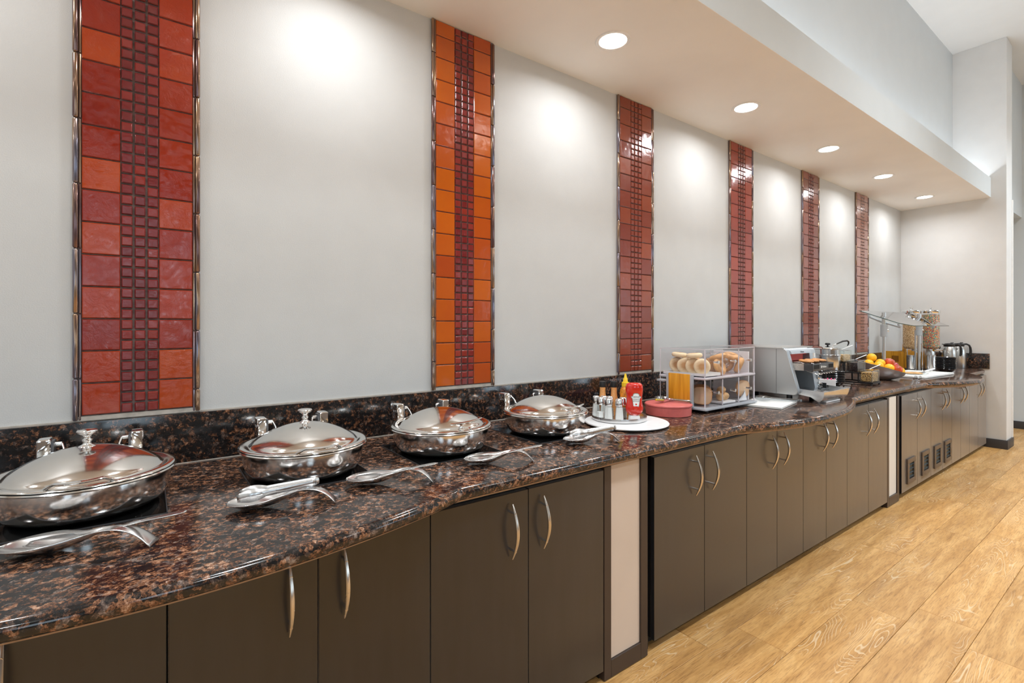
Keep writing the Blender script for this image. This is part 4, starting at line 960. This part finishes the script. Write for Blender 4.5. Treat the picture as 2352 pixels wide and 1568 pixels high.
MB().b2(-0.0012, 0.0, -0.552, -0.5505, 0.047, 0.350).build('panel_seam', M['darkgrey'], t)
MB().prism(sidepoly(-0.16, -0.625, -0.692, 0.043, 0.354), 0.004, 0.036, MX(0.0)).build('side_frame', M['bluegrey'], t, bevel=0.002, seg=1)
MB().prism(sidepoly(-0.16, -0.622, -0.660, 0.045, 0.350), 0.0, 0.095, MX(tw-0.095)).build('control_panel', M['bluegrey'], t, bevel=0.002, seg=1)
# shell between: top, back, front hood
MB().prism([(-0.16, 0.316), (-0.610, 0.316), (-0.637, 0.316), (-0.629, 0.335), (-0.605, 0.352), (-0.16, 0.352)], 0.036, tw-0.095, MX(0)).build('hood', M['bluegrey'], t)
MB().b2(-0.015, tw+0.012, -0.60, -0.13, 0.352, 0.360).build('top_plate', M['brushed'], t, bevel=0.002)
MB().b2(0.036, tw-0.095, -0.50, -0.16, 0.05, 0.316).build('inner_body', M['black'], t)
MB().b2(0.036, tw-0.095, -0.62, -0.50, 0.215, 0.225).build('conveyor_bed', M['darkgrey'], t)
MB().b2(0.037, tw-0.096, -0.60, -0.500, 0.306, 0.311).build('heater_glow', M['red_glow'], t)
MB().b2(0.037, tw-0.15, -0.602, -0.598, 0.268, 0.316).build('heater_slot', M['red_glow'], t)
SX0, SX1, SF, SZ0, SZ1 = 0.032, 0.352, -0.766, 0.209, 0.258
sh = MB(); sh.b2(SX0, SX1, SF, -0.60, SZ0, SZ0+0.006)
sh.b2(SX0, SX0+0.005, SF, -0.60, SZ0+0.006, SZ1); sh.b2(SX1-0.005, SX1, SF, -0.60, SZ0+0.006, SZ1); sh.b2(SX0, SX1, SF-0.005, SF, SZ0, SZ1)
sh = sh.build('loading_shelf', M['darkgrey'], t, bevel=0.0015)
MB().b2(SX0-0.0015, SX0-0.0002, -0.715, -0.632, SZ0+0.001, SZ1-0.001).build('shelf_cover', M['nickel'], sh)
sl = MB()
for i in range(9): sl.b2(SX0+0.012+0.0095*i, SX0+0.0175+0.0095*i, SF-0.0058, SF-0.005, SZ0+0.013, SZ1-0.008); sl.b2(SX1-0.082+0.0085*i, SX1-0.077+0.0085*i, SF-0.0058, SF-0.005, SZ0+0.014, SZ1-0.010)
sl.build('shelf_slots', M['slot'], sh)
star = []
for i in range(10): a = PI/2 + i*PI/5; rr = 0.012 if i % 2 == 0 else 0.005; star.append((rr*math.cos(a), rr*math.sin(a)))
MB().prism(star, 0, 0.0006, Matrix.Translation((0.158, SF-0.0052, 0.234)) @ Matrix.Rotation(PI/2, 4, 'X')).build('star_mark', M['label_w'], sh)
text('lettering', 'Holman', 0.019, M['label_w'], sh, Matrix.Translation((0.203, SF-0.0056, 0.233)) @ Matrix.Rotation(PI/2, 4, 'X'))
wr = MB()
for i in range(9): wr.tube([(0.05+0.035*i, -0.60, 0.262), (0.05+0.035*i, -0.69, 0.262), (0.05+0.035*i, -0.755, 0.240)], 0.002, 6)
wr.build('wire_guides', M['nickel'], sh)
MB().b2(0.345, 0.362, -0.650, -0.640, 0.285, 0.315).build('rating_plate', M['label_w'], t)
text('lettering', 'Holman', 0.017, M['darkgrey'], t, Matrix.Translation((0.195, -0.6345, 0.328)) @ Matrix.Rotation(PI/2-0.30, 4, 'X'))
wr = MB()
for i in range(9): wr.tube([(0.05+0.038*i, -0.60, 0.214), (0.05+0.038*i, -0.70, 0.216), (0.05+0.038*i, -0.79, 0.190)], 0.002, 6)
wr.build('wire_guides', M['nickel'], sh)
# catch tray at the bottom
ct = MB().prism([(-0.60, 0.062), (-0.755, 0.040), (-0.785, 0.022), (-0.803, 0.011), (-0.822, 0.024), (-0.833, 0.050), (-0.836, 0.078), (-0.831, 0.078), (-0.828, 0.052), (-0.817, 0.030), (-0.80, 0.020), (-0.755, 0.047), (-0.60, 0.068)], 0.040, tw-0.004, MX(0)).build('catch_tray', M['satin'], t)
MB().prism([(-0.60, 0.094), (-0.60, 0.062), (-0.755, 0.040), (-0.785, 0.022), (-0.803, 0.011), (-0.822, 0.024), (-0.833, 0.050), (-0.836, 0.078)], 0.034, 0.040, MX(0)).build('tray_side', M['satin'], ct)
MB().prism([(-0.60, 0.094), (-0.60, 0.062), (-0.755, 0.040), (-0.785, 0.022), (-0.803, 0.011), (-0.822, 0.024), (-0.833, 0.050), (-0.836, 0.078)], tw-0.004, tw+0.002, MX(0)).build('tray_side', M['satin'], ct)
MB().b2(0.12, 0.34, -0.815, -0.78, 0.002, 0.010).build('tray_foot', M['plastic_white'], ct)
for fx in (0.04, tw-0.04):
    for fy in (-0.62, -0.22): MB().lathe([(0.02, 0.0005), (0.016, 0.046)], 16, (fx, fy, 0)).build('foot', M['black'], t)
for z in (0.150, 0.085):
    k = MB().lathe([(0.024, 0), (0.024, 0.006), (0.016, 0.008), (0.014, 0.028), (0.0, 0.029)], 24, mtx=Matrix.Translation((tw-0.026, -0.640-(0.352-z)*0.05-0.004, z)) @ Matrix.Rotation(PI/2, 4, 'X')).build('dial', M['chrome'], t)
    MB().b2(tw-0.030, tw-0.022, -0.705, -0.675, z-0.018, z+0.018).build('dial_grip', M['black'], k)
for k, (x, y) in enumerate(((3.55, -0.705), (3.645, -0.700), (3.745, -0.705))):
    o = MB().lathe([(0, -0.006), (0.040, -0.006), (0.045, 0), (0.040, 0.006), (0, 0.006)], 24).build('toast_slice', M['crust']); o.location = (x, y, CT+0.271); o.rotation_euler = (0.10, 0, 0)
    tag(o, ['browned toast piece at the left of the loading shelf', 'browned toast piece in the middle of the loading shelf', 'browned toast piece at the right of the loading shelf'][k], 'toast', 'toast on the loading shelf')

# ------------------------------------------------------------------ sugar caddy, bowls, kettle
t = thing('sugar_caddy', (4.40, -0.50, CT), 'white open caddy of sugar packets right of the toaster', 'caddy', rz=math.radians(20))
q = MB(); q.b2(-0.032, -0.029, -0.062, 0.062, 0.001, 0.078); q.b2(0.029, 0.032, -0.062, 0.062, 0.001, 0.078); q.b2(-0.029, 0.029, -0.062, -0.059, 0.001, 0.078); q.b2(-0.029, 0.029, 0.059, 0.062, 0.001, 0.078); q.b2(-0.029, 0.029, -0.059, 0.059, 0.001, 0.004)
q.build('box', M['plastic_white'], t, bevel=0.001, seg=1)
for i in range(9):
    yy = -0.050+0.0125*i; pk = i < 6; c_, s_ = math.cos(math.radians(20)), math.sin(math.radians(20))
    o = MB().b2(-0.025, 0.025, -0.0025, 0.0025, 0, 0.066).build('sugar_packet', M['pink'] if pk else M['paper']); o.location = (4.40-s_*yy, -0.50+c_*yy, CT+0.018+0.003*(i % 2))
    o.rotation_euler = (0.06*(-1)**i, 0, math.radians(20)); tag(o, 'pink sugar packet in the front part of the white caddy' if pk else 'white sugar packet in the rear part of the white caddy', 'packet', 'pink sugar packets in the caddy' if pk else 'white sugar packets in the caddy')
def bowl_stack(x, y, n, r, dz, h0, name, mat, labels, grp, cat, wob=0.0):
    mb = MB().lathe([(0.0, 0.0008), (r*0.45, 0.0008), (r*0.55, 0.004), (r*0.85, 0.030), (r, h0), (r*0.985, h0+0.002), (r*0.82, 0.034), (r*0.50, 0.008), (0, 0.006)], 40)
    me = mb.mesh(name, ang=50); me.materials.append(mat)
    for i in range(n):
        o = bpy.data.objects.new(name, me); COL.objects.link(o); o.location = (x+random.uniform(-1, 1)*0.002, y+random.uniform(-1, 1)*0.002, CT+0.0005+dz*i)
        o.rotation_euler = (0, 0, random.random()); tag(o, labels(i, n), cat, grp)
gb = plain('black_glazed_bowl', (0.022, 0.022, 0.024), 0.18, coat=0.4)
bowl_stack(4.575, -0.468, 7, 0.098, 0.0135, 0.050, 'black_bowl', gb, lambda i, n: 'black bowl beside the sugar caddy, ' + ['lowest of its stack', 'second from the bottom of its stack', 'third from the bottom of its stack', 'middle one of its stack', 'third from the top of its stack', 'second from the top of its stack', 'topmost of its stack'][i], 'black bowls stacked beside the sugar caddy', 'bowl')
t = thing('soup_kettle', (4.792, -0.345, CT), 'round steel soup kettle with lid, between toaster and condiment rack', 'soup kettle')
MB().lathe([(0.0, 0.001), (0.100, 0.001), (0.104, 0.01), (0.100, 0.105)], 44).build('kettle_base', M['black'], t)
MB().lathe([(0.105, 0.100), (0.107, 0.103), (0.107, 0.245), (0.111, 0.248), (0.111, 0.256), (0.105, 0.260), (0.09, 0.260)], 56).build('kettle_body', M['pot'], t)
MB().lathe([(0.090, 0.258), (0.096, 0.262), (0.096, 0.302), (0.104, 0.305), (0.104, 0.308), (0.09, 0.309)], 56).build('inset_pot', M['pot'], t)
l = MB().lathe([(0.104, 0.309), (0.100, 0.315), (0.080, 0.320), (0.04, 0.327), (0.0, 0.329)], 56).build('lid', M['chrome'], t)
MB().lathe([(0.006, 0.326), (0.008, 0.338), (0.020, 0.341), (0.020, 0.352), (0.015, 0.357), (0.0, 0.358)], 20, (0.03, 0, 0)).build('lid_knob', M['black'], l)
q = thing('ladle', (4.92, -0.395, CT+0.335), 'steel ladle with black hooked handle leaning out of the kettle', 'ladle')
MB().tube([(-0.10, 0.03, -0.03), (-0.06, 0.02, 0.0), (-0.02, 0.01, 0.012)], 0.004, 8).build('ladle_shaft', M['satin'], q)
MB().tube([(-0.02, 0.01, 0.012), (0.06, -0.01, 0.035), (0.115, -0.025, 0.040), (0.135, -0.03, 0.030), (0.135, -0.03, 0.012), (0.118, -0.027, -0.004)], [0.005, 0.007, 0.007, 0.007, 0.006, 0.004], 10).build('ladle_grip', M['black'], q)

# condiment rack: three steps with glass containers
RXc, RYc = 5.000, -0.498
rack = thing('condiment_rack', (RXc, RYc, CT), 'black stepped wire rack in front of the kettle holding glass containers', 'rack')
mb = MB()
for sx in (-0.089, 0.089):
    mb.b2(sx-0.004, sx+0.004, -0.158, 0.158, 0.016, 0.028)
    mb.b2(sx-0.004, sx+0.004, -0.056, -0.046, 0.028, 0.108); mb.b2(sx-0.004, sx+0.004, -0.046, 0.056, 0.098, 0.108)
    mb.b2(sx-0.004, sx+0.004, 0.052, 0.062, 0.028, 0.190); mb.b2(sx-0.004, sx+0.004, 0.062, 0.158, 0.180, 0.190); mb.b2(sx-0.004, sx+0.004, 0.150, 0.158, 0.028, 0.180)
for yy, zz in ((-0.158, 0.016), (-0.056, 0.016), (-0.056, 0.096), (0.044, 0.096), (0.054, 0.178), (0.148, 0.178)): mb.b2(-0.085, 0.085, yy, yy+0.010, zz, zz+0.012)
mb.build('rack_frame', M['black'], rack)
for sx in (-0.089, 0.089):
    for yy in (-0.145, 0.145): MB().lathe([(0.008, 0.0005), (0.008, 0.016)], 12, (sx, yy, 0)).build('foot', M['black'], rack)
CN = [(-0.104, 0.0295, 'granola', 'lowest front glass container filled with granola'), (-0.001, 0.1095, 'fruitdark', 'middle step glass container filled with dark dried fruit'), (0.106, 0.1915, 'oats', 'highest rear glass container with pale topping')]
for yy, zz, mt, lb in CN:
    c = thing('glass_container', (RXc, RYc+yy, CT+zz), lb, 'container', 'glass containers on the stepped rack')
    acbox(-0.082, 0.082, -0.045, 0.045, 0, 0.096, 0.003, top=False).build('glass_box', M['glass'], c)
    q = MB()
    for ex in (-0.081, 0.081):
        for ey in (-0.044, 0.044): q.b2(ex-0.0012, ex+0.0012, ey-0.0012, ey+0.0012, 0.0, 0.096)
    q.b2(-0.083, 0.083, -0.046, -0.043, 0.094, 0.097); q.b2(-0.083, -0.080, -0.046, 0.046, 0.094, 0.097); q.b2(0.080, 0.083, -0.046, 0.046, 0.094, 0.097); q.b2(-0.083, 0.083, 0.043, 0.046, 0.094, 0.097)
    q = MB().add(q.v, q.f)
    q.build('glass_rim', M['pot'], c)
    fh = {'granola': 0.082, 'fruitdark': 0.080, 'oats': 0.06}[mt]
    mb = MB().b2(-0.077, 0.077, -0.040, 0.040, 0.003, fh); o = mb.build('contents', M[mt], c, bevel=0.006); o['kind'] = 'stuff'
    MB().b2(-0.084, 0.084, -0.047, 0.047, 0.0975, 0.101).build('lid', M['acrylic'], c)
    s = tag(MB().tube([(0, 0, 0), (0.12, -0.04, 0.035)], [0.004, 0.006], 8, flat=0.5).build('white_spoon', M['plastic_white']), 'white plastic spoon handle sticking out of the %s container' % {'granola': 'granola', 'fruitdark': 'dried fruit', 'oats': 'rear topping'}[mt], 'spoon', 'white spoons in the glass containers')
    s.location = (5.00, RYc+yy, CT+zz+0.106)
# ------------------------------------------------------------------ fruit bowl
FX, FY_ = 5.600, -0.505
t = thing('fruit_bowl', (FX, FY_, CT), 'hammered steel bowl with slanted rim, full of fruit', 'fruit bowl')
def slant_bowl(n=56):
    vs = []; fs = []; prof = [(0.07, 0.001), (0.10, 0.01), (0.145, 0.042), (0.175, 0.080), (0.190, 0.120)]
    inner = [(0.183, 0.120), (0.168, 0.080), (0.138, 0.046), (0.09, 0.018), (0.0, 0.012)]
    rows = [(r, z) for r, z in prof] + [(r, z) for r, z in inner[:-1]]
    for r, z in rows:
        for i in range(n):
            a = 2*PI*i/n; k = (-0.55*math.cos(a) + 0.83*math.sin(a))    # high at the back left
            zz = z*(1 + 0.45*k) if z > 0.03 else z; rr = r*(1+0.02*k)
            vs.append((rr*math.cos(a), rr*math.sin(a), zz + 0.001*math.sin(14*a)*(z > 0.03)))
    m = len(rows)
    for i in range(m-1):
        for j in range(n): q = (j+1) % n; fs.append((i*n+j, i*n+q, (i+1)*n+q, (i+1)*n+j))
    fs.append(tuple(range(n-1, -1, -1))); fs.append(tuple(range((m-1)*n, m*n)))
    return MB().add(vs, fs)
slant_bowl().build('bowl_shell', M['hammered'], t, ang=50)
FR = [('orange', -0.085, 0.075, 0.150, 'orange at the back left of the bowl'), ('orange', -0.025, 0.070, 0.205, 'topmost orange of the fruit pile'), ('orange', -0.10, -0.01, 0.135, 'orange at the left of the bowl'),
      ('orange', -0.010, 0.005, 0.155, 'orange in the centre of the bowl below the topmost one'), ('orange', -0.045, -0.075, 0.115, 'orange near the front left rim'), ('apple2', 0.060, -0.045, 0.158, 'orange red apple in the middle of the bowl'),
      ('apple2', 0.010, -0.120, 0.102, 'orange red apple at the front rim'), ('orange', 0.085, 0.045, 0.130, 'orange partly hidden behind the apples'), ('apple', 0.125, -0.060, 0.120, 'dark red apple at the right rim'), ('orange', 0.085, -0.120, 0.082, 'orange beside the right front rim'),
      ('orange', 0.0, 0.10, 0.125, 'orange at the back rim of the bowl')]
for k, x, y, z, lb in FR:
    x, y, z = FX+x, FY_+y, CT+z
    if k == 'orange':
        o = MB().ball((0, 0, 0), 0.041, (1, 1, 0.96), 24).build('orange', M['orange'], ang=80); o.location = (x, y, z); tag(o, lb, 'orange', 'oranges in the steel bowl')
    else:
        a = thing('apple', (x, y, z), lb, 'apple', 'apples in the steel bowl', rot=(0.5, 0.3, x*9))
        MB().lathe([(0.0, -0.034), (0.013, -0.038), (0.031, -0.029), (0.042, -0.004), (0.043, 0.011), (0.035, 0.030), (0.018, 0.038), (0.007, 0.033), (0.0, 0.026)], 24).build('flesh', M[k], a, ang=80)
        MB().tube([(0, 0, 0.024), (0.003, 0, 0.045)], 0.0015, 6).build('stem', M['stem'], a)

# ------------------------------------------------------------------ sneeze guard
t = thing('sneeze_guard', (0, 0, CT), 'slanted glass sneeze guard on two steel posts over the far counter', 'sneeze guard')
posts = [(5.90, -0.436), (6.93, -0.455)]
for (x, y) in posts:
    p = MB().lathe([(0.030, 0.001), (0.030, 0.006), (0.0155, 0.008), (0.0155, 0.470)], 24, (x, y, 0)).lathe([(0.0185, 0.470), (0.0185, 0.640), (0.0, 0.641)], 24, (x, y, 0)).build('post', M['brushed'], t)
    MB().lathe([(0.021, 0.400), (0.029, 0.402), (0.029, 0.520), (0.021, 0.522)], 24, (x, y, 0)).build('post_collar', M['greyplastic'], p)
    MB().tube([(x+0.028, y, 0.46), (x+0.055, y-0.01, 0.46)], 0.006, 8).ball((x+0.066, y-0.012, 0.46), 0.014, n=12).build('clamp_knob', M['chrome'], p)
    MB().tube([(x+0.02, y+0.13, 0.602), (x+0.02, y+0.02, 0.548), (x+0.02, y-0.13, 0.497)], 0.012, 10).build('clamp_arm', M['greyplastic'], p)
    for dy, z in ((0.125, 0.598), (-0.125, 0.500)): MB().tube([(x+0.02, y+dy, z), (x+0.022, y+dy+0.008, z+0.028)], 0.014, 12).build('glass_clamp', M['greyplastic'], p)
MB().tube([(7.02, -0.40, 0.001), (7.02, -0.40, 0.46)], 0.009, 12).build('rear_rod', M['brushed'], t)
gv = [(5.66, -0.30, 0.655), (5.66, -0.62, 0.530), (5.80, -0.70, 0.504), (6.98, -0.70, 0.504), (7.12, -0.62, 0.530), (7.12, -0.30, 0.655)]
nn = Vector((0, -0.12, 0.34)).normalized()*0.006
g = MB(); n = len(gv); g.add(gv + [tuple(Vector(v)+nn) for v in gv], [tuple(range(n-1, -1, -1)), tuple(range(n, 2*n))] + [(i, (i+1) % n, n+(i+1) % n, n+i) for i in range(n)])
M['guard'] = glass('guard_glass', (0.93, 0.96, 0.95), 1.8)
gl = g.build('glass_pane', M['guard'], t)
cg = Vector((6.39, -0.5, 0.58)); gx = [tuple(Vector(v)+(Vector(v)-cg).normalized()*0.0015) for v in gv]
e = MB().add(gx + [tuple(Vector(v)+nn) for v in gx], [(i, (i+1) % n, n+(i+1) % n, n+i) for i in range(n)])
e.build('glass_edge', M['glass_edge'], gl)

# ------------------------------------------------------------------ white serving board with utensils
o = MB().b2(-0.40, 0.40, -0.20, 0.20, 0, 0.022).build('serving_board', M['board_white'], bevel=0.008); o.location = (6.38, -0.565, CT+0.001); o.rotation_euler.z = -0.06
tag(o, 'large white serving board below the glass guard', 'cutting board')
o = MB().lathe([(0, 0), (0.08, 0), (0.115, 0.010), (0.118, 0.012), (0.08, 0.006), (0, 0.005)], 40).build('glass_plate', M['glass']); o.location = (6.18, -0.60, CT+0.024); tag(o, 'clear glass plate on the large white board', 'plate')
o = MB().lathe([(0, 0), (0.07, 0), (0.075, 0.006), (0.06, 0.012), (0, 0.014)], 30).build('pastry', M['bagel']); o.location = (6.18, -0.60, CT+0.031); tag(o, 'flat yellowish pastry on the glass plate', 'pastry')
add_tongs((5.85, -0.70, CT+0.002), 0, 'steel tongs on the granite in front of the fruit bowl', 0.34, rot=(0, 0, 0.0))
k = thing('serving_knife', (6.52, -0.60, CT+0.0245), 'spreader with white handle lying on the large white board', 'knife', rz=-0.25)
MB().prism([(-0.14, -0.004), (-0.12, -0.018), (0.0, -0.016), (0.0, 0.010), (-0.13, 0.012)], 0.0, 0.003).build('blade', M['darkgrey'], k)
MB().tube([(0.0, 0, 0.008), (0.08, 0, 0.020), (0.17, 0, 0.030)], [0.009, 0.012, 0.013], 12, flat=0.6).build('grip', M['plastic_white'], k)

# ------------------------------------------------------------------ bamboo crate in the corner
t = thing('bamboo_crate', (7.34, -0.205, CT), 'bamboo crate riser with square cut outs in the far corner', 'crate')
cw, cd = 0.615, 0.18
def holed(u0, u1, z0, z1, holes, fn):
    us = sorted({u0, u1} | {h for a in holes for h in (a[0], a[1])}); zs = sorted({z0, z1} | {h for a in holes for h in (a[2], a[3])}); mb = MB()
    for a, b in zip(us, us[1:]):
        for c, d in zip(zs, zs[1:]):
            if any(h[0] <= (a+b)/2 <= h[1] and h[2] <= (c+d)/2 <= h[3] for h in holes): continue
            fn(mb, a, b, c, d)
    return mb
holed(0, cw, 0.001, 0.20, [(0.10, 0.20, 0.07, 0.145), (0.38, 0.50, 0.07, 0.145)], lambda m, a, b, c, d: m.b2(a, b, 0, 0.014, c, d)).build('front_panel', M['bamboo'], t)
holed(0.014, cd, 0.001, 0.20, [(0.05, 0.12, 0.07, 0.145)], lambda m, a, b, c, d: m.b2(0, 0.014, a, b, c, d)).build('side_panel', M['bamboo'], t)
holed(0.014, cd, 0.001, 0.20, [(0.05, 0.12, 0.07, 0.145)], lambda m, a, b, c, d: m.b2(cw-0.014, cw, a, b, c, d)).build('side_panel', M['bamboo'], t)
MB().b2(0.0, 0.10, 0.0, 0.014, 0.20, 0.285).build('corner_post', M['bamboo'], t, bevel=0.002)
MB().b2(0.014, cw-0.014, 0.014, cd-0.012, 0.010, 0.020).build('crate_floor', M['bamboo'], t)

# ------------------------------------------------------------------ cereal dispensers
def dispenser(x, y, fm, label, ang):
    t = thing('cereal_dispenser', (x, y, CT), label, 'cereal dispenser', 'cereal dispensers in the far corner', rz=ang)
    MB().lathe([(0, 0.0008), (0.095, 0.0008), (0.095, 0.008), (0, 0.009)], 40).build('base_plate', M['black'], t)
    MB().lathe([(0.050, 0.009), (0.048, 0.012), (0.048, 0.165), (0.0, 0.165)], 36).build('stand', M['satin'], t)
    MB().tube([(0.0, 0.095, 0.001), (0.0, 0.095, 0.60)], 0.006, 10).build('rear_rod', M['chrome'], t)
    MB().lathe([(0.030, 0.166), (0.045, 0.170), (0.088, 0.215), (0.092, 0.240), (0.092, 0.300), (0.084, 0.304), (0.084, 0.655), (0.080, 0.656)], 44).build('clear_tube', M['acrylic'], t)
    o = MB().lathe([(0.0, 0.235), (0.060, 0.240), (0.080, 0.262), (0.080, 0.640), (0.0, 0.645)], 40).build('cereal', fm, t); o['kind'] = 'stuff'
    MB().lathe([(0.088, 0.655), (0.090, 0.658), (0.090, 0.685), (0.085, 0.690), (0.0, 0.692)], 44).build('lid', M['chrome'], t)
    for sx in (-1, 1): MB().tube([(sx*0.006, 0, 0.690), (sx*0.006, 0, 0.712), (sx*0.018, 0, 0.722)], 0.0035, 8).build('lid_hook', M['chrome'], t)
    MB().tube([(0, -0.030, 0.225), (0, -0.115, 0.225)], [0.016, 0.012], 14).tube([(0.0, -0.118, 0.200), (0.0, -0.118, 0.250)], 0.009, 10).tube([(-0.028, -0.120, 0.225), (0.028, -0.120, 0.225)], 0.008, 10).build('turn_handle', M['chrome'], t)
dispenser(7.215, -0.312, M['oats'], 'cereal dispenser filled with beige oat cereal, left one', -0.9)
dispenser(7.375, -0.452, M['fruity'], 'cereal dispenser filled with colourful cereal, right one', 0.9)

# ------------------------------------------------------------------ thermal carafes and far bowls
def carafe(x, y, rz, label, s=1.0):
    t = thing('thermal_carafe', (x, y, CT), label, 'carafe', 'steel thermal carafes by the end wall', rz=rz); t.scale = (s, s, s)
    MB().lathe([(0.0, 0.0008), (0.066, 0.0008), (0.068, 0.004), (0.068, 0.175), (0.064, 0.215), (0.052, 0.255), (0.048, 0.262), (0.0, 0.262)], 44).build('carafe_body', M['brushed'], t)
    l = MB().lathe([(0.0, 0.262), (0.050, 0.262), (0.053, 0.268), (0.052, 0.288), (0.040, 0.298), (0.0, 0.302)], 32).build('carafe_lid', M['black'], t)
    MB().tube([(-0.03, 0, 0.282), (-0.075, 0, 0.290)], [0.022, 0.010], 12, flat=0.4).build('spout', M['black'], l)
    MB().tube([(0.02, 0, 0.302), (0.045, 0, 0.306)], [0.012, 0.008], 10, flat=0.6).build('thumb_press', M['black'], l)
    MB().tube([(0.045, 0, 0.285), (0.085, 0, 0.290), (0.115, 0, 0.275), (0.128, 0, 0.245), (0.132, 0, 0.205), (0.128, 0, 0.165), (0.118, 0, 0.150)], [0.012, 0.010, 0.010, 0.012, 0.014, 0.013, 0.007], 12, flat=0.7, up=(0, 1, 0)).build('carafe_grip', M['black'], t)
carafe(7.70, -0.548, -0.75, 'steel thermal carafe, middle one of the three by the end wall')
carafe(7.865, -0.600, -0.75, 'steel thermal carafe farthest right, against the end upstand')
carafe(7.56, -0.385, -0.75, 'steel thermal carafe partly hidden behind the colourful cereal dispenser')
bowl_stack(7.02, -0.665, 9, 0.092, 0.0150, 0.045, 'black_bowl', gb, lambda i, n: 'black bowl by the thermal carafes, ' + ['lowest of its stack', 'second from the bottom of its stack', 'third from the bottom of its stack', 'fourth from the bottom of its stack', 'middle one of its stack', 'fourth from the top of its stack', 'third from the top of its stack', 'second from the top of its stack', 'topmost of its stack'][i], 'black bowls stacked by the carafes', 'bowl')
